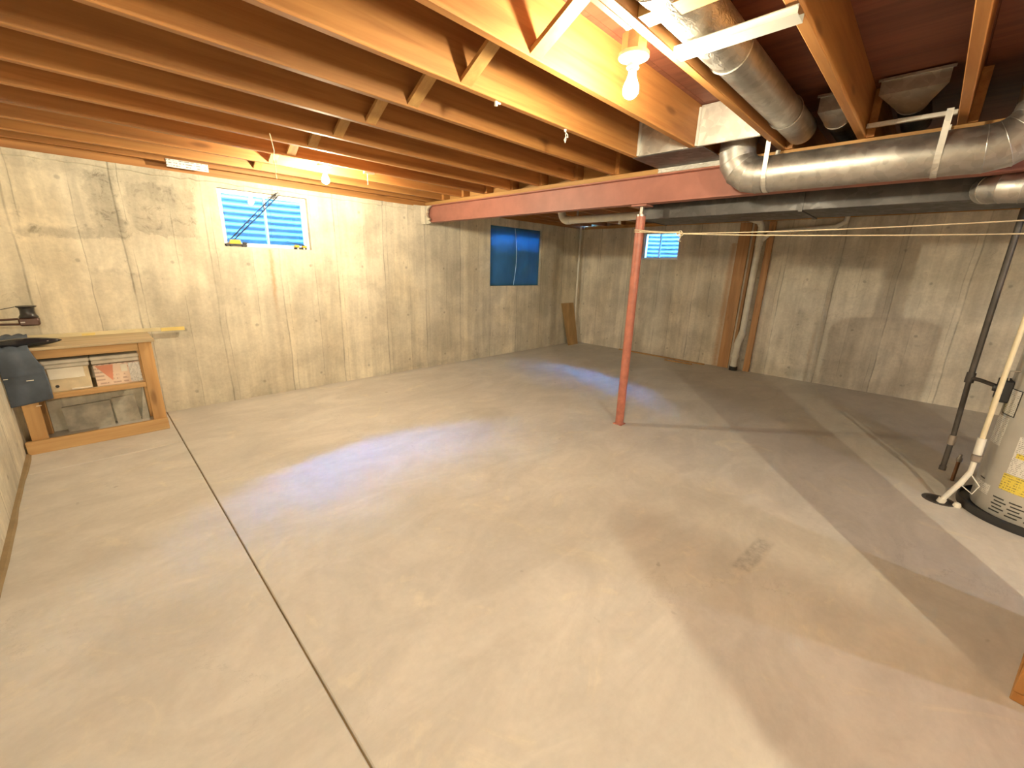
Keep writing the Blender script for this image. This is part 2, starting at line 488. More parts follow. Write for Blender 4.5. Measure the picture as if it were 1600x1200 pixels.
M_BROWNMETAL = plain('dark_brown_metal', (0.10, 0.055, 0.045), 0.35, 0.3, 0.2)
M_DARKMETAL = plain('dark_grey_metal', (0.035, 0.032, 0.032), 0.35, 0.2, 0.2)
M_YARD = plain('yellowed_yardstick', (0.66, 0.58, 0.36), 0.5, 0.0, 0.08)
M_YARDEND = plain('yellow_paint', (0.72, 0.58, 0.20), 0.45, 0.0, 0.05)
M_SLAB = plain('grey_block', (0.46, 0.43, 0.36), 0.9, 0.0, 0.22, 12.0, 0.3)
M_TAG = print_mat('white_lumber_tag', (0.80, 0.80, 0.78), (0.10, 0.10, 0.10), 0.021, 2, 75.0)
M_LABEL = print_mat('white_label_print', (0.74, 0.73, 0.70), (0.2, 0.2, 0.2), 0.011, 2, 150.0)
M_YLABEL = print_mat('yellow_label_print', (0.76, 0.62, 0.10), (0.15, 0.12, 0.05), 0.016, 2, 130.0)
M_INK = plain('black_print', (0.03, 0.03, 0.03), 0.5)
M_TOYY = plain('toy_yellow', (0.80, 0.48, 0.04), 0.35, 0.0, 0.05)
M_TOYK = plain('toy_black', (0.03, 0.03, 0.035), 0.4)
M_TOYG = plain('toy_grey', (0.012, 0.014, 0.02), 0.6)
M_GRAVEL = plain('gravel', (0.35, 0.33, 0.30), 0.95, 0.0, 0.4, 40.0, 0.5)

# ------------------------------------------------------------------ room constants
XL, XR, YB, YN = -0.515, 7.0, 5.0, -3.4          # left wall, right wall, back wall, wall behind the camera
ZW, ZJ, JD = 2.18, 2.235, 0.245                   # wall top, joist underside, joist depth
ZS = ZJ + JD                                       # subfloor underside
WT = 0.22

# ------------------------------------------------------------------ floor: slabs with a tooled control joint
g = Geo()
JX, JY, JW = 0.355, 4.07, 0.0035
def quad(x0, x1, y0, y1, z):
    g.add([(x0, y0, z), (x1, y0, z), (x1, y1, z), (x0, y1, z)], [(0, 1, 2, 3)])
FX0, FX1, FY0, FY1 = XL - WT, XR + WT, YN - WT, YB + WT
def slab(x0, x1, y0, y1):
    c = 0.004
    g.add([(x0, y0, -0.1), (x1, y0, -0.1), (x1, y1, -0.1), (x0, y1, -0.1),
           (x0, y0, -c), (x1, y0, -c), (x1, y1, -c), (x0, y1, -c),
           (x0 + c, y0 + c, 0), (x1 - c, y0 + c, 0), (x1 - c, y1 - c, 0), (x0 + c, y1 - c, 0)],
          [(3, 2, 1, 0)] + [(a, (a + 1) % 4, 4 + (a + 1) % 4, 4 + a) for a in range(4)]
          + [(4 + a, 4 + (a + 1) % 4, 8 + (a + 1) % 4, 8 + a) for a in range(4)] + [(8, 9, 10, 11)])
floor = structure('floor', label='pale poured concrete basement floor with a control joint')
for i, (a, b, c, d) in enumerate([(FX0, JX - JW, FY0, JY - 0.002), (JX + JW, FX1, FY0, FY1), (FX0, JX - JW, JY + 0.002, FY1)]):
    g = Geo(); slab(a, b, c, d); g.out('slab', M_FLOOR, floor)
g = Geo(); g.box(FX0, FX1, FY0, FY1, -0.13, -0.012); g.out('joint_bed', M_JOINT, floor)

# ------------------------------------------------------------------ walls
def wall_with_holes(name, axis, p0, p1, u0, u1, z0, z1, holes, mat):
    """wall slab between p0 and p1 across, u0..u1 along; rectangular openings (u0,u1,z0,z1)"""
    us = sorted({u0, u1, *[h[0] for h in holes], *[h[1] for h in holes]})
    zs = sorted({z0, z1, *[h[2] for h in holes], *[h[3] for h in holes]})
    def solid(i, j):
        if i < 0 or j < 0 or i >= len(us) - 1 or j >= len(zs) - 1: return False
        cu, cz = (us[i] + us[i + 1]) / 2, (zs[j] + zs[j + 1]) / 2
        return not any(h[0] < cu < h[1] and h[2] < cz < h[3] for h in holes)
    gg = Geo()
    P = (lambda u, p, z: (u, p, z)) if axis == 0 else (lambda u, p, z: (p, u, z))
    for i in range(len(us) - 1):
        for j in range(len(zs) - 1):
            if not solid(i, j): continue
            a, b, c, d = us[i], us[i + 1], zs[j], zs[j + 1]
            gg.add([P(a, p0, c), P(b, p0, c), P(b, p0, d), P(a, p0, d)], [(0, 1, 2, 3)])
            gg.add([P(a, p1, c), P(b, p1, c), P(b, p1, d), P(a, p1, d)], [(3, 2, 1, 0)])
            if not solid(i - 1, j): gg.add([P(a, p0, c), P(a, p1, c), P(a, p1, d), P(a, p0, d)], [(0, 1, 2, 3)])
            if not solid(i + 1, j): gg.add([P(b, p0, c), P(b, p1, c), P(b, p1, d), P(b, p0, d)], [(0, 1, 2, 3)])
            if not solid(i, j - 1): gg.add([P(a, p0, c), P(b, p0, c), P(b, p1, c), P(a, p1, c)], [(0, 1, 2, 3)])
            if not solid(i, j + 1): gg.add([P(a, p0, d), P(b, p0, d), P(b, p1, d), P(a, p1, d)], [(0, 1, 2, 3)])
    me = bpy.data.meshes.new(name)
    me.from_pydata([tuple(v) for v in gg.v], [], gg.f)
    bm = bmesh.new(); bm.from_mesh(me)
    bmesh.ops.remove_doubles(bm, verts=bm.verts[:], dist=1e-5)
    bmesh.ops.recalc_face_normals(bm, faces=bm.faces[:])
    bm.to_mesh(me); bm.free()
    me.materials.append(mat)
    o = link(bpy.data.objects.new(name, me))
    o['kind'] = 'structure'
    return o

W1 = (1.045, 1.865, 1.565, 2.095)       # left window on the back wall
W2 = (4.56, 5.76, 1.145, 2.065)         # window under blue plastic
W3 = (3.08, 3.755, 1.64, 2.10)          # small window on the right wall
wall_back = wall_with_holes('wall_back', 0, YB, YB + WT, XL, XR + WT, 0.0, ZW, [W1, W2], M_WALL_BACK)
wall_right = wall_with_holes('wall_right', 1, XR, XR + WT, YN, YB, 0.0, ZW, [W3], M_WALL_RIGHT)
wall_left = wall_with_holes('wall_left', 1, XL - WT, XL, YN, YB + WT, 0.0, ZW, [], M_WALL_PLAIN)
wall_rear = wall_with_holes('wall_rear', 0, YN - WT, YN, XL - WT, XR + WT, 0.0, ZW, [], M_WALL_PLAIN)
# thin rough concrete lip along the top of the back wall, where the forms were struck
g = Geo()
n = 60; pv = []
for i in range(n + 1):
    x = XL + (3.36 - XL) * i / n
    pv.append((x, 0.035 + 0.018 * random.random()))
v = []; fcs = []
for x, h in pv:
    v += [(x, YB, ZW), (x, YB - 0.012, ZW - 0.002), (x, YB - 0.010, ZW - h), (x, YB, ZW - h - 0.008)]
for i in range(n):
    for k in range(3):
        fcs.append((i * 4 + k, (i + 1) * 4 + k, (i + 1) * 4 + k + 1, i * 4 + k + 1))
g.add(v, fcs); g.out('form_lip', M_WALL_BACK, wall_back)
# mortar packed round the beam end, ragged where it laps on to the steel
g = Geo()
zs_ = [2.19, 2.165, 2.14, 2.12, 2.095, 2.07, 2.05, 2.03, 2.01, 1.995, 1.98, 1.965]
edge = [4.86, 4.93, 4.95, 4.94, 4.965, 4.955, 4.935, 4.90, 4.92, 4.89, 4.87, 4.93]
v = []; fcs = []
for z, e in zip(zs_, edge):
    v += [(3.20, 4.999, z), (3.30, 4.985, z), (3.362, 4.955, z), (3.3745, e, z), (3.405, e + 0.01, z)]
for i in range(len(zs_) - 1):
    for k in range(4): fcs.append((i * 5 + k, i * 5 + k + 1, (i + 1) * 5 + k + 1, (i + 1) * 5 + k))
g.add(v, fcs); g.out('mortar_patch', M_WALL_BACK, wall_back)

# dark expansion strip along the foot of the left wall
g = Geo()
v = []; fcs = []; n = 40
for i in range(n + 1):
    y = YN + (YB - YN) * i / n
    w = 0.018 + 0.012 * random.random()
    v += [(XL, y, 0.014), (XL + w * 0.7, y, 0.012), (XL + w, y, 0.001)]
for i in range(n):
    for k in range(2): fcs.append((i * 3 + k, (i + 1) * 3 + k, (i + 1) * 3 + k + 1, i * 3 + k + 1))
g.add(v, fcs)
o = g.out('trim_1', M_JOINT); o['kind'] = 'structure'; o['label'] = 'dark expansion strip along the foot of the left wall'

# ------------------------------------------------------------------ ceiling: subfloor, joists, bridging, plates
ceil = structure('ceiling', label='open joist ceiling under the dark plywood subfloor')
SH = 1.22
y = YN - WT; i = 0
while y < YB + WT:
    y1 = min(y + SH, YB + WT)
    x = XL - WT - (1.2 if i % 2 else 0)
    while x < XR + WT:
        a, b = max(x, XL - WT), min(x + 2.44, XR + WT)
        if b - a > 0.02:
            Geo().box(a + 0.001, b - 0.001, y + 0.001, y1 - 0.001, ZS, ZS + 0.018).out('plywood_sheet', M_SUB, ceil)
        x += 2.44
    y = y1; i += 1
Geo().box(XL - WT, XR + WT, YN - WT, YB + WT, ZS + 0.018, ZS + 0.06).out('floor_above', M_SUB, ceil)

JY_FAR = [-3.2, -2.79, -2.38, -1.97, -1.56, -1.15, -0.74, -0.33, 0.085, 0.495, 0.900, 1.326, 1.740, 2.163, 2.598, 3.025, 3.430, 3.835, 4.245, 4.640]
JT = 0.038
def joist_mesh(name, x0, x1):
    c = 0.003
    prof = [(c, 0), (JT - c, 0), (JT, c), (JT, JD), (0, JD), (0, c)]
    return Geo().prism(prof, x0, x1, 'X')
jl = joist_mesh('joist', XL - 0.1, 3.50).out('joist', M_JOIST, ceil)
jr = joist_mesh('joist', 3.36, XR + 0.1).out('joist', M_JOIST, ceil)
for k, yf in enumerate(JY_FAR):
    a = jl if k == 0 else link(jl.copy()); b = jr if k == 0 else link(jr.copy())
    a.location = (0, yf - JT, ZJ); b.location = (0, yf - 2 * JT - 0.001, ZJ)
    a.parent = ceil; b.parent = ceil
# rim boards and sill plates
Geo().box(XL - 0.1, XR + 0.1, YB + 0.02, YB + 0.058, ZJ, ZS).out('rim_board', M_JOIST, ceil)
Geo().box(XL - 0.1, XR + 0.1, YB - 0.105, YB - 0.067, ZJ + 0.001, ZS, 0.002).out('joist', M_JOIST, ceil)
Geo().box(XL - 0.1, XR + 0.1, YB + 0.015, YB + 0.14, ZW, ZJ - 0.001, 0.002).out('sill_plate', M_JOIST, ceil)
Geo().box(XL - 0.14, XL - 0.015, YN - 0.1, YB, ZW, ZJ - 0.001, 0.002).out('sill_plate', M_NAILER, ceil)
Geo().box(XL - 0.17, XL - 0.13, YN - 0.1, YB + 0.1, ZJ, ZS).out('rim_board', M_NAILER, ceil)
Geo().box(XR + 0.015, XR + 0.14, YN - 0.1, YB, ZW, ZJ - 0.001, 0.002).out('sill_plate', M_NAILER, ceil)
Geo().box(XR + 0.13, XR + 0.17, YN - 0.1, YB + 0.1, ZJ, ZS).out('rim_board', M_NAILER, ceil)
Geo().box(XL - 0.1, XR + 0.1, YN - 0.14, YN - 0.015, ZW, ZJ - 0.001, 0.002).out('sill_plate', M_JOIST, ceil)
Geo().box(XL - 0.1, XR + 0.1, YN - 0.17, YN - 0.13, ZJ, ZS).out('rim_board', M_JOIST, ceil)
# cross bridging: one slanting piece per bay, from the far joist's foot up to the near joist's head
def bridging(x, ya, yb, za, zb, w=0.064, t=0.019, rev=False):
    """flat bar from (ya,za) to (yb,zb)"""
    d = Vector((0, yb - ya, zb - za)); L = d.length; d.normalize()
    nrm = Vector((0, -d.z, d.y))
    if nrm.z < 0: nrm = -nrm
    v = []
    for q in (0, L):
        for sx in (-w / 2, w / 2):
            for sn in (0, t):
                p = Vector((x + sx, ya, za)) + d * q + nrm * sn
                v.append(p)
    f = [(0, 1, 3, 2), (4, 6, 7, 5), (0, 4, 5, 1), (2, 3, 7, 6), (0, 2, 6, 4), (1, 5, 7, 3)]
    return Geo().add(v, f)
for k in range(9, len(JY_FAR) - 1):
    if JY_FAR[k] in (0.495,): continue
    yn, yf = JY_FAR[k], JY_FAR[k + 1] - JT
    xx = 1.40 - 0.012 * (k - 10)
    bridging(xx, yf - 0.001, yn + 0.002, ZJ + 0.008, ZS - 0.035).out('bridging', M_BRIDGE, ceil)
# the bay beside the foil duct: a flat block instead, and a scab on the joist next to the lamp
Geo().box(1.415, 1.495, 0.496, 0.861, ZJ + 0.004, ZJ + 0.04, 0.002).out('blocking', M_BRIDGE, ceil)
Geo().box(0.55, 1.46, 0.901, 0.925, ZJ + 0.002, ZJ + 0.04, 0.002).out('scab_board', M_JOIST, ceil)
# wood filler blocks on top of the beam between joist ends
for k in range(11, len(JY_FAR) - 1):
    if k in (12,): continue
    Geo().box(3.455, 3.493, JY_FAR[k] + 0.002, JY_FAR[k + 1] - 2 * JT - 0.004, ZJ + 0.001, ZS - 0.02).out('filler_block', M_NAILER, ceil)

# ------------------------------------------------------------------ steel beam
BX, BZ0, BZ1 = 3.43, 1.987, 2.197
beam = thing('steel_beam', 'red oxide painted steel I-beam carrying the joists across the room', 'beam', (BX, 0.8, BZ0))
Geo().box(BX - 0.0035, BX + 0.0035, YN + 0.01, YB - 0.003, BZ0 + 0.008, BZ1 - 0.008).out('web', M_BEAM, beam)
def flange(z0, z1, up):
    s = 0.018
    if up: poly = [(BX - 0.05, z0 + 0.003), (BX - 0.05, z1), (BX + 0.05, z1), (BX + 0.05, z0 + 0.003), (BX + s, z0), (BX - s, z0)]
    else: poly = [(BX - 0.05, z0), (BX + 0.05, z0), (BX + 0.05, z1 - 0.003), (BX + s, z1), (BX - s, z1), (BX - 0.05, z1 - 0.003)]
    return Geo().prism(poly, YN + 0.01, YB - 0.003, 'Y')
flange(BZ1 - 0.012, BZ1, True).out('top_flange', M_BEAM, beam)
flange(BZ0, BZ0 + 0.012, False).out('bottom_flange', M_BEAM, beam)
Geo().box(BX - 0.053, BX + 0.053, YN + 0.01, YB - 0.003, BZ1, ZJ - 0.001, 0.002).out('nailer', M_NAILER, beam)['label'] = 'wooden nailer along the top of the beam'

# ------------------------------------------------------------------ steel post
PX, PY = 3.462, 1.890
post = thing('support_post', 'red painted steel support post under the beam', 'post', (PX, PY, 0))
Geo().lathe([(0.0385, 0.008), (0.039, 0.02), (0.0385, 1.905)], (PX, PY, 0), 24).out('tube', M_POLE, post, True)
Geo().lathe([(0.041, 1.895), (0.041, 1.91), (0.03, 1.912), (0.017, 1.914), (0.017, 1.972)], (PX, PY, 0), 20).out('jack_screw', M_STEEL, post, True)
Geo().box(PX - 0.06, PX + 0.06, PY - 0.07, PY + 0.07, 1.972, 1.986, 0.002).out('cap_plate', M_BEAM, post)
Geo().box(PX - 0.045, PX + 0.045, PY - 0.045, PY + 0.045, 0.0005, 0.009, 0.002).out('base_plate', M_POLE, post)

# ------------------------------------------------------------------ windows
def corrugated_well(name, label, axis, u0, u1, p, depth, z0, z1, out=1):
    w = thing(name, label, 'window well', ((u0 + u1) / 2, p, z0) if axis == 0 else (p, (u0 + u1) / 2, z0))
    n = 40; rows = int((z1 - z0) / 0.011)
    v = []; f = []
    cu, ru = (u0 + u1) / 2, (u1 - u0) / 2
    for j in range(rows + 1):
        z = z0 + (z1 - z0) * j / rows
        amp = 0.006 * math.sin(2 * PI * (z - z0) / 0.072)
        for i in range(n + 1):
            a = PI * i / n
            ca, sa = math.cos(a), math.sin(a)
            ex = 0.55
            uu = cu + (ru + amp) * math.copysign(abs(ca) ** ex, ca)
            pp = p + out * ((depth + amp) * sa ** ex)
            v.append((uu, pp, z) if axis == 0 else (pp, uu, z))
    for j in range(rows):
        for i in range(n):
            f.append((j * (n + 1) + i, j * (n + 1) + i + 1, (j + 1) * (n + 1) + i + 1, (j + 1) * (n + 1) + i))
    me = mesh_obj('liner', v, f, M_WELL, w, True)
    g = Geo()
    q = (p, p + out * depth) if out > 0 else (p + out * depth, p)
    if axis == 0: g.box(u0 + 0.01, u1 - 0.01, q[0], q[1], z0 - 0.05, z0 + 0.0)
    else: g.box(q[0], q[1], u0 + 0.01, u1 - 0.01, z0 - 0.05, z0 + 0.0)
    g.out('gravel_bed', M_GRAVEL, w)
    return w

def frame_bars(g, axis, u0, u1, p0, p1, z0, z1, w):
    B = (lambda a, b, c, d: g.box(a, b, p0, p1, c, d, 0.002)) if axis == 0 else (lambda a, b, c, d: g.box(p0, p1, a, b, c, d, 0.002))
    B(u0, u1, z0, z0 + w); B(u0, u1, z1 - w, z1); B(u0, u0 + w, z0 + w, z1 - w); B(u1 - w, u1, z0 + w, z1 - w)

# window 1: aluminium slider
win1 = structure('window_1', (1.455, YB + 0.05, W1[2]), 'aluminium slider window with two panes in the back wall')
g = Geo(); frame_bars(g, 0, W1[0] + 0.003, W1[1] - 0.003, YB + 0.045, YB + 0.105, W1[2] + 0.002, W1[3] - 0.002, 0.024); g.out('frame', M_ALU, win1)
mid = 1.455
for (a, b, p) in ((W1[0] + 0.027, mid + 0.012, YB + 0.062), (mid - 0.006, W1[1] - 0.027, YB + 0.082)):
    g = Geo(); frame_bars(g, 0, a, b, p, p + 0.016, W1[2] + 0.026, W1[3] - 0.026, 0.013); s = g.out('sash', M_ALU, win1)
    Geo().box(a + 0.013, b - 0.013, p + 0.006, p + 0.010, W1[2] + 0.039, W1[3] - 0.039).out('pane', M_GLASS, s)
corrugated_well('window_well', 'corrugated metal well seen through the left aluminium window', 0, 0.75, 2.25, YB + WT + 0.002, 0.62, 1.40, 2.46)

# window 2: covered with blue plastic sheet that bulges and is gathered at the middle
win2 = structure('window_2', (5.16, YB + 0.05, W2[2]), 'tall window covered by translucent blue plastic sheeting')
g = Geo(); frame_bars(g, 0, W2[0] + 0.003, W2[1] - 0.003, YB + 0.06, YB + 0.11, W2[2] + 0.002, W2[3] - 0.002, 0.03); g.out('frame', M_ALU, win2)
g = Geo(); g.box(5.10, 5.135, YB + 0.065, YB + 0.10, W2[2] + 0.03, W2[3] - 0.03, 0.002); g.out('mullion', M_ALU, win2)
for a, b in ((W2[0] + 0.033, 5.10), (5.135, W2[1] - 0.033)):
    Geo().box(a, b, YB + 0.085, YB + 0.089, W2[2] + 0.032, W2[3] - 0.032).out('pane', M_GLASS, win2)
nx, nz = 36, 24; v = []; f = []
for j in range(nz + 1):
    for i in range(nx + 1):
        s_, t_ = i / nx, j / nz
        x = W2[0] + 0.004 + (W2[1] - W2[0] - 0.008) * s_
        z = W2[2] + 0.004 + (W2[3] - W2[2] - 0.008) * t_
        b = math.sin(PI * s_) * math.sin(PI * t_)
        seam = 0.012 * math.exp(-((s_ - (0.47 + 0.02 * math.sin(3 * t_))) / 0.03) ** 2)
        v.append((x, YB + 0.035 - 0.02 * b - seam * b + 0.004 * math.sin(17 * s_ + 5 * t_) * b, z))
for j in range(nz):
    for i in range(nx): f.append((j * (nx + 1) + i, j * (nx + 1) + i + 1, (j + 1) * (nx + 1) + i + 1, (j + 1) * (nx + 1) + i))
mesh_obj('plastic_sheet', v, f, M_SHEETBLUE, win2, True)
pts = [(4.56 + 1.2 * (0.47 + 0.02 * math.sin(3 * t)) , YB + 0.035 - 0.034 * math.sin(PI * max(0.04, min(0.96, t))) - 0.002, 1.155 + 0.90 * t) for t in [i / 16 for i in range(17)]]
Geo().tube(pts, 0.005, 6).out('sheet_seam', plain('pale_blue_seam', (0.45, 0.70, 0.85), 0.5), win2)
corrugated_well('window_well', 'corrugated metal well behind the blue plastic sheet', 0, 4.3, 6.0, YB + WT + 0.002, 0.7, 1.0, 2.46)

# window 3: small slider on the right wall
win3 = structure('window_3', (XR + 0.06, 3.42, W3[2]), 'small two-pane window high on the right wall')
g = Geo(); frame_bars(g, 1, W3[0] + 0.003, W3[1] - 0.003, XR + 0.05, XR + 0.10, W3[2] + 0.002, W3[3] - 0.002, 0.022); g.out('frame', M_ALU, win3)
for (a, b, p) in ((W3[0] + 0.025, 3.455, XR + 0.056), (3.435, W3[1] - 0.025, XR + 0.078)):
    g = Geo(); frame_bars(g, 1, a, b, p, p + 0.016, W3[2] + 0.024, W3[3] - 0.024, 0.013); s = g.out('sash', M_ALU, win3)
    Geo().box(p + 0.006, p + 0.010, a + 0.013, b - 0.013, W3[2] + 0.037, W3[3] - 0.037).out('pane', M_GLASS, s)
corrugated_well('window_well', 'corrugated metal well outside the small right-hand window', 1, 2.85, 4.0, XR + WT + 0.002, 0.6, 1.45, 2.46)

# ------------------------------------------------------------------ bare bulb lamps
def lamp(label, x, y, mat_bulb, group='bare bulb ceiling lamps'):
    t = thing('ceiling_lamp', label, 'lamp', (x, y, ZJ), group)
    Geo().lathe([(0.050, 0.012), (0.050, 0.075), (0.046, 0.078)], (x, y, ZJ), 8).out('junction_box', M_GALV, t)
    Geo().lathe([(0.050, 0.014), (0.0575, 0.012), (0.0590, 0.004), (0.0565, -0.002), (0.040, -0.008), (0.026, -0.012), (0.0235, -0.018), (0.0225, -0.030), (0.0235, -0.031), (0.0235, -0.034), (0.0215, -0.036)],
                (x, y, ZJ), 32).out('porcelain_base', M_PORC, t, True)
    b = Geo().lathe([(0.0135, -0.036), (0.0137, -0.0455), (0.013, -0.046)], (x, y, ZJ), 20)
    b.out('screw_shell', M_BRASS, t, True)
    Geo().lathe([(0.0134, -0.0462), (0.0140, -0.056), (0.0175, -0.069), (0.0240, -0.083), (0.0288, -0.096), (0.0300, -0.107), (0.0285, -0.119), (0.0230, -0.129), (0.0140, -0.1355), (0.004, -0.1378)],
                (x, y, ZJ), 20).out('bulb', mat_bulb, t, True)
    return t
lamp('lit bare bulb in porcelain holder near the silver ducts', 1.637, 0.996, M_BULB)
lamp('lit bare bulb in porcelain holder close to the back wall', 1.642, 3.935, M_BULB_BACK)
lamp('lit bare bulb in porcelain holder behind the partition end', 2.6, -2.2, M_BULB_REAR)
lamp('added unseen fill bulb in porcelain holder behind the viewpoint near the left wall', -0.25, -2.3, M_BULB_FILL)  # unseen bulb added as room fill, placed to suit the floor shadows

# ------------------------------------------------------------------ ducts
# trunk on the far side of the beam
TX0, TX1, TZ0, TZ1 = 3.60, 4.12, 1.885, 2.215
trunk = thing('rectangular_duct', 'dull grey rectangular sheet metal duct trunk running behind the beam', 'duct', (3.87, 0.3, TZ0))
secs = [(1.96, 0.76), (0.757, -0.45)]
for a, b in secs: Geo().box(TX0, TX1, b, a, TZ0, TZ1, 0.004).out('duct_section', M_GALVD, trunk)
for yy in (0.7585,):
    g = Geo()
    g.box(TX0 - 0.008, TX1 + 0.008, yy - 0.012, yy + 0.012, TZ0 - 0.008, TZ0 - 0.0005); g.box(TX0 - 0.008, TX0 - 0.0005, yy - 0.012, yy + 0.012, TZ0 - 0.0004, TZ1)
    g.out('drive_cleat', M_GALVD, trunk)
g = Geo(); g.box(TX0 - 0.004, TX1 + 0.004, 1.962, 1.975, TZ0 - 0.004, TZ1 + 0.004, 0.002); g.out('end_cap', M_GALVD, trunk)

# exposed round duct in front of the beam, elbows up into the joist bays at both ends
DX, DZ, DR = 3.245, 2.075, 0.108
rd = thing('round_duct', 'shiny round galvanised duct slung along the beam with an elbow at each end', 'duct', (DX, 0.5, DZ - DR))
Geo().tube([(DX, 0.92, DZ), (DX, 0.42, DZ), (DX, -0.02, DZ)], DR, 32).out('pipe', M_GALV, rd, True)
def elbow(parent, path, r, mat, seg=28, bead=True):
    for i in range(len(path) - 1):
        a, b = Vector(path[i]), Vector(path[i + 1])
        # each gore is mitred with its neighbours
        def ring(idx):
            p = Vector(path[idx])
            t = Vector((0, 0, 0))
            if idx > 0: t += (p - Vector(path[idx - 1])).normalized()
            if idx < len(path) - 1: t += (Vector(path[idx + 1]) - p).normalized()
            return p, t.normalized()
        (p0, t0), (p1, t1) = ring(i), ring(i + 1)
        ax = Vector((1, 0, 0))
        v = []
        for p, t in ((p0, t0), (p1, t1)):
            u = (ax - t * ax.dot(t))
            if u.length < 0.3: u = Vector((0, 1, 0)) - t * t.y
            u.normalize(); w = t.cross(u)
            for k in range(seg):
                an = 2 * PI * k / seg
                v.append(p + (u * math.cos(an) + w * math.sin(an)) * r)
        f = [(k, (k + 1) % seg, seg + (k + 1) % seg, seg + k) for k in range(seg)]
        mesh_obj('elbow_gore', v, f, mat, parent, True)
        if bead and i < len(path) - 1:
            u = (ax - t1 * ax.dot(t1)).normalized() if abs(ax.dot(t1)) < 0.9 else (Vector((0, 1, 0)) - t1 * t1.y).normalized()
            w = t1.cross(u)
            loop = [p1 + (u * math.cos(2 * PI * k / seg) + w * math.sin(2 * PI * k / seg)) * r for k in range(seg)]
            Geo().tube(loop, 0.0022, 5, closed=True).out('seam_bead', mat, parent, True)
RB = 0.16
path = [(DX, 0.92, DZ)] + arc((DX, 0.955, DZ + RB), RB, -PI / 2, 0, 4, (0, 1, 0), (0, 0, 1)) + [(DX, 0.955 + RB, DZ + RB + 0.12)]
elbow(rd, path, DR + 0.002, M_GALV)
RB2 = 0.17
path = [(DX, -0.02, DZ)] + arc((DX, -0.045, DZ + RB2), RB2, -PI / 2, 0, 4, (0, -1, 0), (0, 0, 1)) + [(DX, -0.045 - RB2, DZ + RB2 + 0.14)]
elbow(rd, path, DR + 0.002, M_GALV)
for yy in (0.90, 0.115):
    g = Geo()
    st = arc((DX, yy, DZ), DR + 0.0025, PI, 2 * PI - 0.15, 16, (1, 0, 0), (0, 0, 1))
    st = [Vector((DX - DR - 0.012, yy, ZJ + 0.02))] + st + [Vector((DX + DR + 0.004, yy, ZJ + 0.0))]
    v = []; f = []
    for p in st:
        dirv = (p - Vector((DX, yy, DZ))); dirv.y = 0; dirv = dirv.normalized() * 0.0015
        v += [p + Vector((0, -0.013, 0)), p + Vector((0, 0.013, 0)), p + dirv + Vector((0, 0.013, 0)), p + dirv + Vector((0, -0.013, 0))]
    for i in range(len(st) - 1):
        for k in range(4): f.append((i * 4 + k, i * 4 + (k + 1) % 4, (i + 1) * 4 + (k + 1) % 4, (i + 1) * 4 + k))
    mesh_obj('hanger_strap', v, f, M_SHEET, rd)

# big foil-wrapped duct in the bay to the right of the near lamp
FY, FZ, FR = 0.778, 2.318, 0.079
fd = thing('foil_duct', 'silver foil wrapped round duct lying in the joist bay', 'duct', (2.2, FY, FZ - FR))
Geo().tube([(0.2, FY, FZ), (1.35, FY, FZ)], FR + 0.004, 30, False).out('foil_wrap', M_FOIL, fd, True)
Geo().tube([(1.352, FY, FZ), (1.9, FY, FZ), (2.0, FY, FZ)], [FR + 0.006, FR + 0.005, FR + 0.003], 30, False).out('foil_sleeve', M_FOIL, fd, True)
Geo().tube([(1.98, FY, FZ), (2.9, FY, FZ), (3.25, FY, FZ)], FR, 30, False).out('pipe', M_GALV, fd, True)
g = Geo(); g.tube([(3.25, FY, FZ), (3.30, FY, FZ)], [FR, FR + 0.002], 30, True); g.out('end_collar', M_GALV, fd, True)
for xx in (1.352, 2.0, 2.9):
    loop = [(xx, FY + (FR + 0.004) * math.cos(2 * PI * k / 28), FZ + (FR + 0.004) * math.sin(2 * PI * k / 28)) for k in range(28)]
    Geo().tube(loop, 0.004, 5, closed=True).out('tape_edge', M_FOIL if xx < 2 else M_GALV, fd, True)

# register boots feeding up through the subfloor
def boot(label, rect, circ, r, x2, parent_mat=M_GALV):
    (bx, y0, y1, z0, z1), (cx, cy, cz) = rect, circ
    t = thing('duct_boot', label, 'duct', (cx, cy, cz - r), 'register boots in the joist bays')
    seg = 24; v = []; f = []
    cyr, czr = (y0 + y1) / 2, (z0 + z1) / 2
    for k in range(seg):
        a = 2 * PI * k / seg + PI / 4
        ca, sa = math.cos(a), math.sin(a)
        m_ = max(abs(ca), abs(sa))
        v.append((bx, cyr + (y1 - y0) / 2 * ca / m_, czr + (z1 - z0) / 2 * sa / m_))
    for k in range(seg):
        a = 2 * PI * k / seg + PI / 4
        v.append((cx, cy + r * math.cos(a), cz + r * math.sin(a)))
    f = [(k, (k + 1) % seg, seg + (k + 1) % seg, seg + k) for k in range(seg)] + [list(range(seg))[::-1]]
    mesh_obj('transition', v, f, parent_mat, t, True)
    Geo().tube([(cx, cy, cz), ((cx + x2) / 2, cy, cz), (x2, cy, cz)], r - 0.001, 24, False).out('pipe', M_GALVD, t, True)
    loop = [(cx, cy + r * math.cos(2 * PI * k / 24), cz + r * math.sin(2 * PI * k / 24)) for k in range(24)]
    Geo().tube(loop, 0.003, 5, closed=True).out('crimp_bead', M_GALV, t, True)
    g = Geo(); g.box(bx - 0.012, bx - 0.0005, y0 - 0.012, y1 + 0.012, z1 - 0.004, z1 + 0.008); g.out('flange', M_GALV, t)
    return t
boot('flared sheet metal boot in the bay above the round duct', (3.20, 0.15, 0.42, 2.395, 2.462), (3.36, 0.285, 2.392), 0.074, 3.85)
boot('smaller sheet metal boot beside the end of the foil duct', (3.14, 0.515, 0.675, 2.35, 2.43), (3.28, 0.60, 2.352), 0.066, 3.85)
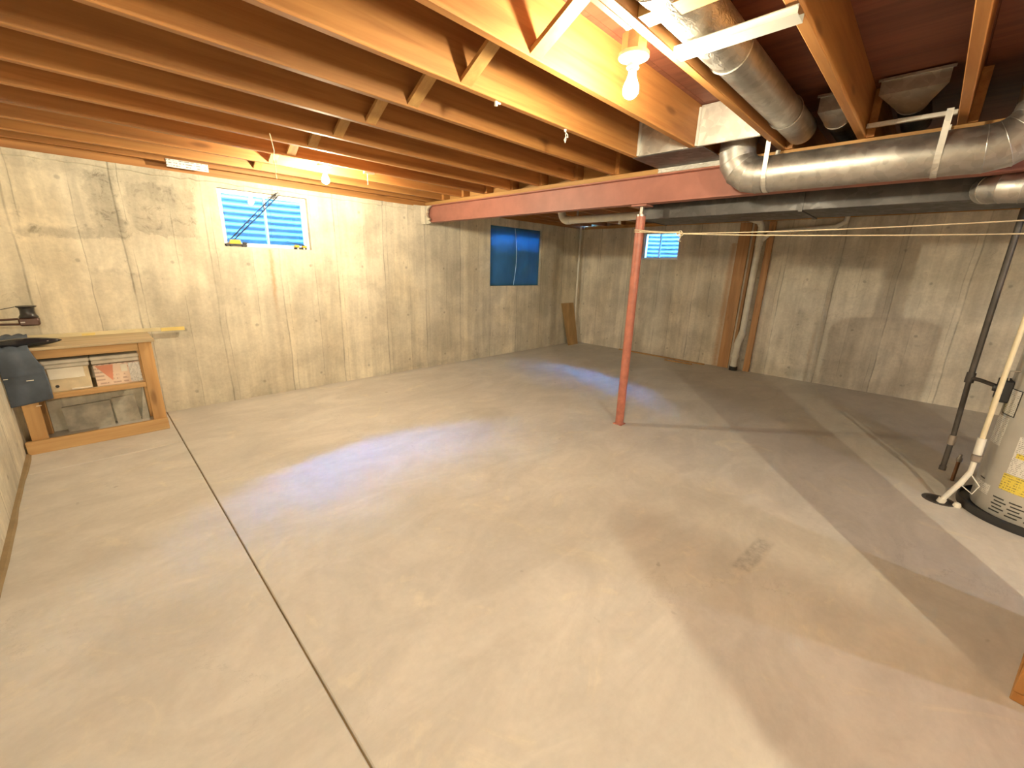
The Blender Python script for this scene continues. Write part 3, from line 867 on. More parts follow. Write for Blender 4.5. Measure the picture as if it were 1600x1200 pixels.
# a short metal channel propped across the bay behind the big boot
Geo().box(3.27, 3.29, 0.09, 0.452, 2.262, 2.285, 0.002).out('hanger_rail', M_SHEET, rd)

# take-off elbow below the trunk
te = thing('takeoff_elbow', 'dark metal take-off elbow leaving the grey trunk near the right edge', 'duct', (3.52, -0.2, 1.85))
path = [(3.60, -0.06, 1.945), (3.545, -0.06, 1.945)] + arc((3.545, -0.18, 1.945), 0.12, PI / 2, PI, 4, (-0.35, 0, 0), (0, 1, 0))[1:] + [(3.49, -0.42, 1.93), (3.48, -0.8, 1.92)]
elbow(te, [(3.585, -0.11, 1.935), (3.54, -0.125, 1.93), (3.50, -0.165, 1.925), (3.485, -0.23, 1.92), (3.48, -0.32, 1.915), (3.48, -0.9, 1.915)], 0.076, M_GALV)

# return-air panning: white sheet metal blocks closing two bays, pan under the joists
for lab, y0, y1 in (('white sheet metal panel closing the bay left of the near lamp', JY_FAR[11] + 0.001, JY_FAR[12] - JT - 0.001),
                    ('white sheet metal panel closing the bay beside the round duct elbow', JY_FAR[10] + 0.001, JY_FAR[11] - JT - 0.001)):
    t = thing('return_air_blocking', lab, 'panel', (2.98, (y0 + y1) / 2, ZJ), 'return air panels between joists')
    Geo().box(2.975, 2.983, y0 + 0.004, y1 - 0.004, ZJ + 0.006, ZS - 0.004, 0.002).out('sheet', M_SHEET, t)
    Geo().box(2.948, 2.974, y1 - 0.014, y1 - 0.001, ZJ + 0.004, ZS - 0.02, 0.003).out('edge_cleat', M_CHANNEL, t)
    Geo().box(2.956, 2.974, y0 + 0.002, y1 - 0.015, ZJ + 0.001, ZJ + 0.007, 0.001).out('bottom_flange', M_SHEET, t)
pan = thing('return_air_pan', 'flat sheet metal pan fixed under the joists beside the beam', 'duct', (3.17, 1.3, ZJ - 0.004))
Geo().box(2.965, 3.37, 1.235, 1.735, ZJ - 0.005, ZJ - 0.001).out('sheet', M_GALVD, pan)
Geo().box(3.370, 3.3765, 1.22, 1.735, BZ1 + 0.001, ZJ - 0.001).out('foil_strip', M_FOIL, pan)['label'] = 'foil tape strip covering the nailer'

# white steel channel under the joists by the foil duct
ch = thing('metal_channel', 'short white metal channel bridging the joists under the foil duct', 'channel', (1.69, 0.66, 2.21))
g = Geo()
prof = [(1.655, ZJ - 0.001), (1.655, ZJ - 0.026), (1.725, ZJ - 0.026), (1.725, ZJ - 0.001), (1.723, ZJ - 0.001), (1.723, ZJ - 0.024), (1.657, ZJ - 0.024), (1.657, ZJ - 0.001)]
g.prism(prof, 0.46, 0.845, 'Y'); g.out('web', M_CHANNEL, ch)
Geo().box(1.637, 1.6545, 0.46, 0.825, ZJ - 0.012, ZJ - 0.009).out('lip', M_CHANNEL, ch)

# ------------------------------------------------------------------ pipe hung beyond the beam
hp = thing('hung_drain_pipe', 'pale drain pipe hung under the joists beyond the beam, ending in an elbow', 'pipe', (4.3, 2.8, 1.96))
pz = 2.015
Geo().tube([(4.3, 1.6, pz), (4.3, 2.4, pz), (4.3, 3.30, pz)], 0.042, 20).out('pipe', M_PVC, hp, True)
Geo().tube([(4.3, 3.28, pz)] + arc((4.3, 3.32, pz + 0.10), 0.10, -PI / 2, -0.5, 5, (0, 1, 0), (0, 0, 1)) + [(4.3, 3.46, pz + 0.2), (4.3, 3.47, 2.3)], 0.047, 18).out('elbow', M_PVC, hp, True)
Geo().box(4.292, 4.308, 3.17, 3.19, pz + 0.04, ZJ - 0.002).out('hanger_strap', M_STEEL, hp)
Geo().tube([(4.3, 2.60, pz - 0.03), (4.3, 2.60, pz - 0.075)], [0.012, 0.018], 10).out('cleanout_plug', M_PVC, hp)

# ------------------------------------------------------------------ cords
def sag(a, b, s, n=24):
    a, b = Vector(a), Vector(b)
    return [a.lerp(b, i / n) - Vector((0, 0, s * 4 * (i / n) * (1 - i / n))) for i in range(n + 1)]
cl = thing('clothes_line', 'pale cotton clothes line tied round the red post and stretched to the right', 'cord', (3.43, 1.5, 1.74))
KN = Vector((3.425, 1.514, 1.745))
for dz in (0.0, 0.016):
    c = [(PX + 0.043 * math.cos(a), PY + 0.043 * math.sin(a), 1.768 + dz + 0.004 * math.sin(a)) for a in [2 * PI * k / 24 for k in range(24)]]
    Geo().tube(c, 0.0042, 6, closed=True).out('wrap', M_ROPE, cl, True)
Geo().tube(sag((PX - 0.036, PY - 0.02, 1.772), KN + Vector((0, 0, 0.006)), 0.004, 8), 0.004, 6).out('cord', M_ROPE, cl, True)
Geo().tube(sag((PX - 0.02, PY - 0.036, 1.782), KN + Vector((0, 0, 0.012)), 0.006, 8), 0.004, 6).out('cord', M_ROPE, cl, True)
Geo().tube(sag(KN, (3.44, -1.6, 1.82), 0.035), 0.0036, 6).out('cord', M_ROPE, cl, True)
Geo().tube(sag(KN + Vector((0, 0, -0.003)), (3.44, -1.6, 1.70), 0.03), 0.0036, 6).out('cord', M_ROPE, cl, True)
g = Geo()
kp = []
for i in range(40):
    a = i / 40 * 2 * PI
    kp.append(KN + Vector((0.010 * math.cos(3 * a), 0.022 * math.sin(2 * a), 0.02 * math.cos(2 * a) * math.sin(a))))
g.tube(kp, 0.0042, 6, closed=True); g.out('knot', M_ROPE, cl, True)
Geo().tube([KN, KN + Vector((0.0, -0.006, -0.03)), KN + Vector((0.006, 0.01, -0.055)), KN + Vector((0.0, -0.012, -0.06))], 0.004, 6).out('loose_end', M_ROPE, cl, True)

pc = thing('pull_cord', 'thin pale string dangling from the joists above the left window', 'cord', (1.10, 3.42, 2.0))
Geo().tube([(1.02, 3.25, 2.235), (1.06, 3.36, 2.228), (1.13, 3.55, 2.20), (1.15, 3.64, 2.185), (1.20, 3.80, 2.19)], 0.003, 6).out('string', M_STRING, pc, True)
Geo().tube([(1.20, 3.80, 2.19), (1.212, 3.82, 2.15), (1.21, 3.82, 2.10), (1.214, 3.825, 2.06)], 0.003, 6).out('string', M_STRING, pc, True)
pc2 = thing('pull_cord', 'short string with a white toggle hanging right of the far bulb', 'cord', (1.95, 3.83, 2.1))
Geo().tube([(1.98, 3.83, 2.235), (1.982, 3.832, 2.18), (1.98, 3.83, 2.13)], 0.003, 6).out('string', M_STRING, pc2, True)
Geo().tube([(1.93, 3.80, 2.222), (2.03, 3.80, 2.226)], 0.010, 8).out('toggle', M_PAPER, pc2, True)
wl = thing('wire_loop', 'small white wire loop hanging under the joist left of the near bulb', 'hook', (2.15, 1.72, 2.18))
zz = ZJ
Geo().tube([(2.15, 1.72, zz), (2.152, 1.722, zz - 0.012), (2.18, 1.725, zz - 0.02), (2.185, 1.725, zz - 0.034), (2.16, 1.722, zz - 0.036), (2.145, 1.72, zz - 0.055), (2.155, 1.72, zz - 0.068), (2.163, 1.722, zz - 0.05), (2.158, 1.722, zz - 0.02)], 0.0028, 6).out('wire', M_PAPER, wl, True)
Geo().lathe([(0.006, -0.012), (0.008, 0.0)], (2.15, 1.72, zz - 0.001), 10).out('screw_eye', M_PAPER, wl)
cp = thing('pipe_clip', 'tiny white clip nailed under the third joist from the near bulb', 'clip', (1.6, 1.72, 2.22))
Geo().box(1.585, 1.600, 1.713, 1.727, ZJ - 0.022, ZJ - 0.0005, 0.002).out('clip_body', M_PAPER, cp)
Geo().box(1.601, 1.622, 1.715, 1.725, ZJ - 0.010, ZJ - 0.001, 0.002).out('clip_tail', M_PAPER, cp)

# lumber tag on the plate above the back wall
o = Geo().box(0.684, 0.984, 4.887, 4.8945, 2.196, 2.260, 0.001).out('lumber_tag', M_TAG)
tag(o, 'white printed tag stapled to the last joist above the back wall', 'tag')

# ------------------------------------------------------------------ workbench in the left corner
BYF, BYR, BZT = 4.52, 4.985, 0.79
bench = thing('workbench', 'rough pine workbench with a shelf in the left corner', 'workbench', (-0.09, 4.75, 0))
bm_ = dict(ch=0.003)
Geo().box(-0.505, 0.318, BYF - 0.038, BYF - 0.001, 0.0, 0.098, 0.003).out('bottom_rail', M_BENCH, bench)
for x0 in (-0.472, 0.228): Geo().box(x0, x0 + 0.087, BYF, BYF + 0.038, 0.0, 0.768, 0.003).out('leg', M_BENCHV, bench)
for x0 in (-0.472, 0.228): Geo().box(x0, x0 + 0.087, BYR - 0.04, BYR - 0.002, 0.0, 0.768, 0.003).out('leg', M_BENCHV, bench)
Geo().box(-0.384, 0.227, BYF + 0.002, BYF + 0.036, 0.70, 0.767, 0.003).out('apron', M_BENCH, bench)
Geo().box(-0.384, 0.227, BYF - 0.004, BYF + 0.034, 0.392, 0.432, 0.003).out('shelf_rail', M_BENCH, bench)
Geo().box(-0.47, 0.226, BYF + 0.04, BYR - 0.042, 0.415, 0.432, 0.002).out('shelf_board', M_TOP, bench)
for x0 in (-0.47, 0.275): Geo().box(x0, x0 + 0.038, BYF + 0.039, BYR - 0.041, 0.0, 0.089, 0.003).out('side_rail', M_BENCHV, bench)
Geo().box(-0.508, 0.335, BYF - 0.045, BYR + 0.008, 0.769, BZT, 0.003).out('top_board', M_TOP, bench)

# on the shelf
bx1 = thing('carton', 'cream carton with a white lid panel on the workbench shelf', 'box', (-0.2, 4.65, 0.433), 'cartons on the workbench shelf')
Geo().box(-0.315, -0.085, 4.565, 4.90, 0.4325, 0.612, 0.003).out('body', M_TILEBOX, bx1)
Geo().box(-0.305, -0.112, 4.555, 4.5645, 0.530, 0.613, 0.002).out('white_panel', M_PAPER, bx1)
Geo().lathe([(0.011, 0.0), (0.009, 0.004)], (-0.272, 4.561, 0.475), 14, 'Y').out('hand_hole', M_INK, bx1)
Geo().box(-0.20, -0.09, 4.556, 4.5645, 0.436, 0.449, 0.001).out('tape_strip', M_PAPER, bx1)
bx2 = thing('carton', 'pale carton with a red triangle print on the workbench shelf', 'box', (0.08, 4.65, 0.433), 'cartons on the workbench shelf')
Geo().box(-0.060, 0.218, 4.567, 4.90, 0.4325, 0.606, 0.003).out('body', M_PINK, bx2)
g = Geo(); g.prism([(-0.050, 0.600), (0.055, 0.600), (0.038, 0.470)], 4.5645, 4.5665, 'Y'); g.out('red_triangle', M_RED, bx2)
Geo().box(0.098, 0.136, 4.5635, 4.5665, 0.535, 0.592).out('sticker', M_PAPER, bx2)
Geo().box(0.145, 0.215, 4.5645, 4.5665, 0.44, 0.60).out('grey_panel', M_LABEL, bx2)
for k, (x0, x1, z0) in enumerate([(-0.345, -0.075, 0.6135), (-0.065, 0.220, 0.6135), (-0.34, -0.07, 0.6445), (-0.068, 0.222, 0.6445)]):
    lab = ['lower left pale slat bundle on top of the shelf cartons', 'lower right pale slat bundle on top of the shelf cartons', 'upper left pale slat bundle just under the bench apron', 'upper right pale slat bundle just under the bench apron'][k]
    o = Geo().box(x0, x1, 4.56, 4.90, z0, z0 + 0.029, 0.006).out('slat_bundle', M_SLAT)
    tag(o, lab, 'slats', 'slat bundles on the shelf')

# under the bench: grey blocks against the wall
for lab, poly in (('left grey rectangular block leaning on the wall under the bench', [(-0.30, 0.0), (-0.01, 0.0), (-0.012, 0.225), (-0.305, 0.215)]),
                  ('middle grey rectangular block leaning on the wall under the bench', [(0.005, 0.0), (0.165, 0.0), (0.150, 0.245), (0.0, 0.235)]),
                  ('thin grey triangular offcut leaning on the wall under the bench', [(0.168, 0.0), (0.223, 0.0), (0.218, 0.30)])):
    o = Geo().prism(poly, 4.915, 4.942, 'Y').out('grey_slab', M_SLAB)
    tag(o, lab, 'block', 'grey slabs under the workbench')

# yardstick along the back of the bench top
ys = thing('yardstick', 'long pale yardstick with yellow ends lying along the back of the bench', 'ruler', (0.05, 4.95, BZT))
Geo().box(-0.505, 0.43, 4.945, 4.957, 0.7905, 0.822, 0.001).out('stick', M_YARD, ys)
Geo().box(0.431, 0.605, 4.943, 4.959, 0.786, 0.818, 0.001).out('end_sleeve', M_YARDEND, ys)
Geo().box(-0.08, 0.0, 4.9435, 4.9445, 0.794, 0.812).out('print', M_YARDEND, ys)

# slate cloth draped over the left end
nx, nz = 26, 44; v = []; f = []
for j in range(nz + 1):
    t = j / nz
    for i in range(nx + 1):
        s_ = i / nx
        wob = 0.006 * math.sin(5 * s_ + 2.2 * t) + 0.003 * math.sin(13 * s_ + 6 * t) * t + 0.006 * math.exp(-((t - 0.62) / 0.02) ** 2)
        if t < 0.3:     # lies on the bench top
            q = t / 0.3
            yy = 4.93 - q * 0.43; zz = BZT + 0.008 + 0.022 * abs(math.sin(7 * s_ + 8 * q)) + 0.02 * (1 - q)
        else:
            q = (t - 0.3) / 0.7
            yy = 4.452 - 0.022 * math.sin(PI * min(1, q * 1.6)) - wob - 0.03 * q * s_ ; zz = BZT + 0.012 - q * (0.415 + 0.004 * math.sin(4 * s_) - 0.03 * s_)
            if q < 0.05: yy += 0.03 * (1 - q / 0.05)
        left = -0.509; right = -0.375 + 0.075 * min(1, max(0, (t - 0.22) / 0.35)) + 0.004 * math.sin(9 * t)
        v.append((left + (right - left) * s_, yy, zz))
for j in range(nz):
    for i in range(nx): f.append((j * (nx + 1) + i, j * (nx + 1) + i + 1, (j + 1) * (nx + 1) + i + 1, (j + 1) * (nx + 1) + i))
cloth = mesh_obj('draped_cloth', v, f, M_CLOTH, None, True)
md = cloth.modifiers.new('thick', 'SOLIDIFY'); md.thickness = 0.006; md.offset = 1.0
tag(cloth, 'slate blue cloth draped over the left end of the workbench', 'cloth')
for k, (x, z, l) in enumerate([(-0.40, 0.575, 0.035), (-0.50, 0.60, 0.02), (-0.39, 0.385, 0.025)]):
    Geo().box(x, x + l, 4.39, 4.396, z, z + 0.004).out('pale_stitch', M_PAPER, cloth)

# glossy black pointed thing on the bench
bp = thing('pointed_case', 'glossy black pointed case lying on the left of the bench top', 'case', (-0.33, 4.60, BZT))
n = 18; v = []; f = []; seg = 14
for i in range(n + 1):
    t = i / n
    r = 0.042 * (math.sin(PI * min(1, 0.16 + 0.84 * t)) ** 0.6 if t < 0.97 else 0.1)
    for k in range(seg):
        a = 2 * PI * k / seg
        v.append((-0.50 + 0.315 * t, 4.525 + 0.03 * t + r * 1.3 * math.cos(a), BZT + 0.036 + 0.8 * r * math.sin(a)))
for i in range(n):
    for k in range(seg): f.append((i * seg + k, i * seg + (k + 1) % seg, (i + 1) * seg + (k + 1) % seg, (i + 1) * seg + k))
f.append(list(range(seg))[::-1]); f.append([n * seg + k for k in range(seg)])
mesh_obj('shell', v, f, M_GLOSSBLACK, bp, True)
for q in range(4): Geo().lathe([(0.006, 0), (0.005, 0.003)], (-0.45 + 0.065 * q, 4.50 + 0.005 * q, BZT + 0.046 - 0.002 * q), 8).out('rivet', M_STEEL, bp)

# dark fitting held on a double arm off the left wall
af = thing('arm_fitting', 'dark brown metal fitting held on a double arm off the left wall', 'fitting', (-0.32, 4.6, 0.94))
Geo().box(-0.372, -0.268, 4.57, 4.64, 0.938, 0.998, 0.010).out('body', M_BROWNMETAL, af, True)
g = Geo()
prof = [(0.052, 0.0), (0.048, 0.004), (0.040, 0.02), (0.037, 0.045), (0.040, 0.066), (0.052, 0.074), (0.053, 0.080)]
g.lathe(prof, (-0.318, 4.605, 0.999), 22); g.out('spool', M_DARKMETAL, af, True)
Geo().tube([(-0.513, 4.60, 0.985), (-0.37, 4.60, 0.988)], 0.008, 8).out('arm', M_BROWNMETAL, af)
Geo().tube([(-0.513, 4.60, 0.958), (-0.37, 4.60, 0.95)], 0.008, 8).out('arm', M_BROWNMETAL, af)
Geo().box(-0.5145, -0.505, 4.565, 4.635, 0.93, 1.01, 0.002).out('wall_plate', M_BROWNMETAL, af)
Geo().tube([(-0.513, 4.60, 1.046), (-0.44, 4.60, 1.058), (-0.372, 4.60, 1.074)], 0.0025, 6).out('wire', M_DARKMETAL, af)
Geo().box(-0.362, -0.34, 4.563, 4.5695, 0.962, 0.970).out('bright_lever', M_STEEL, af)

# ------------------------------------------------------------------ toys on the window sill
SZ = W1[2] + 0.0005
tc = thing('toy_crane', 'yellow toy crane with a long lattice boom on the left window sill', 'toy', (1.15, 4.99, SZ))
yc = 5.018
Geo().box(1.052, 1.235, yc - 0.02, yc + 0.02, SZ + 0.012, SZ + 0.026, 0.002).out('chassis', M_TOYK, tc)
for x in (1.068, 1.105, 1.205, 1.226):
    for s in (-1, 1):
        Geo().lathe([(0.011, -0.004), (0.012, 0), (0.011, 0.004)], (x, yc + s * 0.018, SZ + 0.0115), 12, 'Y').out('wheel', M_TOYK, tc)
g = Geo(); g.prism([(1.085, SZ + 0.027), (1.190, SZ + 0.027), (1.182, SZ + 0.066), (1.100, SZ + 0.066)], yc - 0.019, yc + 0.019, 'Y'); g.out('cab', M_TOYY, tc)
Geo().box(1.205, 1.240, yc - 0.016, yc + 0.016, SZ + 0.027, SZ + 0.046, 0.003).out('driver_cab', M_TOYK, tc)
A = Vector((1.115, yc, SZ + 0.062)); B = Vector((1.565, yc - 0.045, 2.095))
d = (B - A).normalized(); nrm = d.cross(Vector((0, 1, 0))).normalized() * 0.017; sd = Vector((0, 0.008, 0))
g = Geo()
for sgn in (-1, 1):
    g.tube([A + nrm * sgn * 0.7, A.lerp(B, 0.5) + nrm * sgn, B + nrm * sgn * 0.8], 0.0058, 5)
n = 18
for i in range(n):
    a, b = A.lerp(B, i / n), A.lerp(B, (i + 1) / n); s = 1 if i % 2 else -1
    g.tube([a + nrm * s, b - nrm * s], 0.0034, 4)
bo = g.out('boom', M_TOYG, tc)
Geo().box(-0.02, 0.025, -0.006, 0.006, -0.010, 0.010, 0.002, m=Matrix.Translation(B) @ d.to_track_quat('X', 'Z').to_matrix().to_4x4()).out('boom_head', M_TOYK, bo)
hk = A.lerp(B, 0.80)
Geo().tube([hk, hk + Vector((0.01, 0, -0.10)), hk + Vector((-0.004, 0, -0.22)), hk + Vector((-0.002, 0, -0.34))], 0.0024, 4).out('hoist_line', M_TOYG, bo)
tt = thing('toy_truck', 'small yellow toy truck with a boom at the right of the window sill', 'toy', (1.76, 4.99, SZ))
Geo().box(1.690, 1.815, yc - 0.016, yc + 0.016, SZ + 0.010, SZ + 0.020, 0.002).out('chassis', M_TOYK, tt)
Geo().box(1.692, 1.742, yc - 0.016, yc + 0.016, SZ + 0.021, SZ + 0.046, 0.006).out('cab', M_TOYY, tt)
Geo().box(1.772, 1.815, yc - 0.016, yc + 0.016, SZ + 0.021, SZ + 0.038, 0.004).out('load_bed', M_TOYY, tt)
Geo().box(1.765, 1.800, yc - 0.008, yc + 0.008, SZ + 0.0385, SZ + 0.05, 0.002).out('turntable', M_TOYK, tt)
Geo().tube([(1.79, yc, SZ + 0.046), (1.70, yc, SZ + 0.058), (1.61, yc, SZ + 0.085)], [0.004, 0.004, 0.003], 6).out('boom', M_TOYG, tt)
for x in (1.702, 1.722, 1.785, 1.804):
    for s in (-1, 1):
        Geo().lathe([(0.009, -0.004), (0.010, 0), (0.009, 0.004)], (x, yc + s * 0.016, SZ + 0.0095), 10, 'Y').out('wheel', M_PAPER if s < 0 and x in (1.722, 1.785) else M_TOYK, tt)

# ------------------------------------------------------------------ far corner and right wall
R_ = Matrix.Translation((6.66, 4.86, 0)) @ Matrix.Rotation(math.radians(7.5), 4, 'X').inverted()
g = Geo()
v0 = [(6.49, 4.81, 0.0), (6.80, 4.81, 0.0), (6.80, 4.985, 0.80), (6.42, 4.985, 0.80)]
th = Vector((0, 0.012, 0.0))
vv = [Vector(a) for a in v0] + [Vector(a) + th for a in v0]
g.add(vv, [(0, 1, 2, 3), (7, 6, 5, 4), (0, 4, 5, 1), (1, 5, 6, 2), (2, 6, 7, 3), (3, 7, 4, 0)])
o = g.out('hardboard_panel', M_PANELBRD); tag(o, 'brown hardboard panel leaning in the far corner', 'panel')
cd = thing('conduit', 'thin white conduit running up the wall at the far corner', 'pipe', (6.86, 4.972, 0))
Geo().tube([(6.86, 4.972, 0.02), (6.86, 4.972, 1.2), (6.86, 4.972, 2.232)], 0.020, 12).out('tube', M_PVC, cd, True)
for z in (0.6, 1.6): Geo().box(6.832, 6.888, 4.989, 4.9995, z - 0.01, z + 0.01, 0.002).out('clamp', M_STEEL, cd)
# drain stack
ds = thing('drain_stack', 'white plastic drain stack against the right wall with a black floor coupling', 'pipe', (6.9, 1.9, 0))
dx = 6.905; dyy = 1.885
Geo().tube([(dx, dyy, 0.56), (dx, dyy, 1.2), (dx, dyy - 0.005, 1.86)], 0.042, 20).out('pipe', M_PVC, ds, True)
Geo().tube([(dx, dyy, 0.60), (dx, dyy + 0.005, 0.55), (dx, dyy + 0.03, 0.46), (dx, dyy + 0.04, 0.40)], 0.050, 20).out('offset_fitting', M_PVC, ds, True)
Geo().tube([(dx, dyy + 0.04, 0.41), (dx, dyy + 0.042, 0.24)], 0.048, 20).out('pipe', M_PVC, ds, True)
Geo().tube([(dx, dyy + 0.042, 0.25), (dx, dyy + 0.042, 0.20)], 0.056, 20).out('coupling', M_PVC, ds, True)
Geo().tube([(dx, dyy + 0.042, 0.21), (dx, dyy + 0.042, 0.055)], 0.046, 20).out('pipe', M_PVC, ds, True)
Geo().tube([(dx, dyy + 0.042, 0.06), (dx, dyy + 0.042, 0.0)], 0.058, 20).out('rubber_coupling', M_BLACK, ds, True)
Geo().tube([(dx, dyy - 0.005, 1.84), (dx, dyy - 0.005, 2.0)], 0.050, 20).out('wye', M_PVC, ds, True)
Geo().tube([(dx, dyy - 0.005, 1.99), (dx, dyy, 2.10), (dx - 0.05, dyy + 0.02, 2.16), (dx - 0.3, dyy + 0.06, 2.18), (dx - 1.2, dyy + 0.1, 2.19)], 0.042, 18).out('branch_pipe', M_PVC, ds, True)
Geo().tube([(dx, dyy - 0.02, 1.90), (dx, dyy - 0.12, 2.0), (dx, dyy - 0.25, 2.03), (dx, dyy - 0.85, 2.06), (dx, dyy - 0.95, 2.12), (dx, dyy - 0.96, 2.225)], 0.030, 16).out('branch_pipe', M_PVC, ds, True)
# boards standing by the stack
for lab, y0, w, x0, z1, dt in (('wide brown board standing flat on the right wall left of the drain stack', 2.03, 0.16, 6.98, 2.17, 0.018),
                               ('narrow dark stud standing between the wide board and the drain stack', 1.955, 0.038, 6.955, 2.17, 0.04),
                               ('pinkish two-by-four stud standing right of the drain stack', 1.72, 0.085, 6.958, 2.17, 0.038)):
    o = Geo().box(x0, x0 + dt, y0, y0 + w, 0.0, z1, 0.003).out('standing_board', M_STUD)
    tag(o, lab, 'board', 'boards standing on the right wall')
for lab, a, b, w in (('long thin wood strip lying along the foot of the right wall', (6.93, 3.95), (6.90, 2.36), 0.035),
                     ('short pale wood strip lying on the floor beside the long strip', (6.72, 2.95), (6.74, 2.50), 0.03)):
    A, B = Vector((*a, 0)), Vector((*b, 0)); d = (B - A); L = d.length; ang = math.atan2(d.y, d.x)
    o = Geo().box(0, L, -w / 2, w / 2, 0.0005, 0.020, 0.002, m=Matrix.Translation(A) @ Matrix.Rotation(ang, 4, 'Z')).out('wood_strip', M_BENCHV)
    tag(o, lab, 'wood strip', 'strips on the floor')

# ------------------------------------------------------------------ water heater corner
HX, HY, HR = 3.985, -0.775, 0.29
wh = thing('water_heater', 'grey tank water heater standing at the right edge on a black base', 'water heater', (HX, HY, 0))
Geo().lathe([(HR + 0.055, 0.0), (HR + 0.06, 0.02), (HR + 0.058, 0.052), (HR + 0.05, 0.056), (HR + 0.045, 0.03), (HR, 0.028)], (HX, HY, 0), 56).out('base_pan', M_BLACK, wh, True)
Geo().lathe([(HR - 0.02, 0.029), (HR - 0.004, 0.034), (HR, 0.05), (HR, 1.36), (HR - 0.01, 1.40), (HR - 0.06, 1.43), (0.08, 1.44)], (HX, HY, 0), 64).out('tank', M_TANK, wh, True)
def patch(name, a0, a1, z0, z1, mat, parent, off=0.0012, shear=0.0, n=10):
    g = Geo(); v = []; f = []
    for i in range(n + 1):
        a = math.radians(a0 + (a1 - a0) * i / n)
        for r in (HR + 0.0002, HR + off):
            for z in (z0, z1): v.append((HX + r * math.cos(a), HY + r * math.sin(a), z + shear * i / n))
    for i in range(n):
        p, q = i * 4, (i + 1) * 4
        f += [(p + 2, q + 2, q + 3, p + 3), (p, p + 1, q + 1, q), (p + 1, p + 3, q + 3, q + 1), (p, q, q + 2, p + 2)]
    f += [(0, 2, 3, 1), (n * 4, n * 4 + 1, n * 4 + 3, n * 4 + 2)]
    g.add(v, f)
    return g.out(name, mat, parent, True)
lb = patch('label', 97, 121, 0.655, 0.82, M_LABEL, wh)
for a0, a1, z0, z1 in ((97, 121, 0.655, 0.660), (97, 121, 0.815, 0.82), (97, 98, 0.66, 0.815), (120, 121, 0.66, 0.815)): patch('border', a0, a1, z0, z1, M_INK, lb, 0.002)
patch('label', 92, 116, 0.46, 0.64, M_LABEL, wh)
patch('label', 98, 124, 0.14, 0.205, M_LABEL, wh)
patch('dark_slot', 104, 113, 0.222, 0.229, M_INK, wh)
patch('label', 135, 175, 0.325, 0.56, M_LABEL, wh)
patch('label', 133, 172, 0.215, 0.32, M_YLABEL, wh)
patch('label', 138, 172, 0.43, 0.46, M_YLABEL, wh, 0.002)
for c0 in (131, 147, 163):
    for k in range(5):
        patch('vent_slot', c0 + (k % 2) * 2, c0 + 11 + (k % 2) * 3, 0.062 + 0.022 * k, 0.070 + 0.022 * k, M_INK, wh)
Geo().box(HX - 0.07, HX + 0.07, HY + HR - 0.012, HY + HR + 0.05, 0.72, 0.86, 0.008).out('gas_control', M_TOYG, wh)
Geo().lathe([(0.025, 0), (0.022, 0.02)], (HX - 0.02, HY + HR + 0.05, 0.80), 16, 'Y').out('control_knob', M_BLACK, wh)
Geo().box(HX - 0.09, HX - 0.02, HY + HR + 0.0505, HY + HR + 0.053, 0.66, 0.75).out('warning_tag', M_YLABEL, wh)
Geo().tube([(HX - 0.05, HY + HR + 0.02, 0.86), (HX - 0.06, HY + HR + 0.03, 0.92), (HX - 0.09, HY + HR - 0.01, 0.93)], 0.004, 6).out('thermocouple_wire', M_STEEL, wh)
Geo().lathe([(0.075, 1.441), (0.075, 2.2)], (HX, HY, 0), 24).out('flue', M_GALV, wh, True)

gp = thing('gas_pipe', 'black iron gas pipe dropping beside the water heater', 'pipe', (4.2, -0.33, 0.13))
gx, gy = 4.2, -0.325
Geo().tube([(gx, gy, 0.83), (gx, gy + 0.01, 1.4), (gx, gy + 0.02, 2.30)], 0.017, 14).out('riser', M_IRON, gp, True)
Geo().tube([(gx, gy, 0.77), (gx, gy, 0.84)], 0.024, 14).out('tee', M_IRON, gp, True)
Geo().tube([(gx, gy, 0.78), (gx, gy - 0.01, 0.5), (gx, gy - 0.015, 0.375)], 0.015, 14).out('drip_leg', M_IRON, gp, True)
Geo().tube([(gx, gy - 0.015, 0.38), (gx, gy - 0.015, 0.31)], 0.021, 14).out('union', M_STEEL, gp, True)
Geo().tube([(gx, gy - 0.015, 0.32), (gx, gy - 0.016, 0.13)], 0.016, 14).out('drip_leg', M_IRON, gp, True)
Geo().tube([(gx, gy - 0.016, 0.14), (gx, gy - 0.016, 0.11)], 0.020, 14).out('cap', M_IRON, gp, True)
Geo().tube([(gx, gy, 0.805), (gx - 0.06, gy - 0.05, 0.805), (HX + 0.06, HY + HR + 0.055, 0.80)], 0.013, 12).out('branch', M_IRON, gp, True)

dp = thing('discharge_pipe', 'cream relief pipe beside the water heater running down to the floor', 'pipe', (3.85, -0.44, 0))
px_, py_ = 3.845, -0.432
Geo().tube([(px_, py_, 1.42), (px_, py_, 0.9), (px_, py_ - 0.003, 0.47)], 0.013, 12).out('pipe', M_PVCOLD, dp, True)
Geo().tube([(px_, py_ - 0.003, 0.49), (px_, py_ - 0.006, 0.38)], 0.021, 12).out('socket', M_PVC, dp, True)
Geo().box(px_ - 0.022, px_ + 0.022, py_ - 0.03, py_ + 0.015, 0.33, 0.378, 0.006).out('valve', M_STEEL, dp)
Geo().tube([(px_, py_ - 0.006, 0.335), (px_, py_ - 0.004, 0.24)], 0.014, 10).out('pipe', M_PVC, dp, True)
Geo().tube([(px_, py_ - 0.004, 0.25), (px_ - 0.01, py_ + 0.02, 0.17), (px_ - 0.015, py_ + 0.065, 0.05), (px_ - 0.015, py_ + 0.075, 0.018)], 0.015, 12).out('floor_run', M_PVC, dp, True)
Geo().tube([(px_ - 0.015, py_ + 0.072, 0.03), (px_ - 0.016, py_ + 0.08, 0.0)], 0.022, 12).out('end_cap', M_PAPER, dp, True)
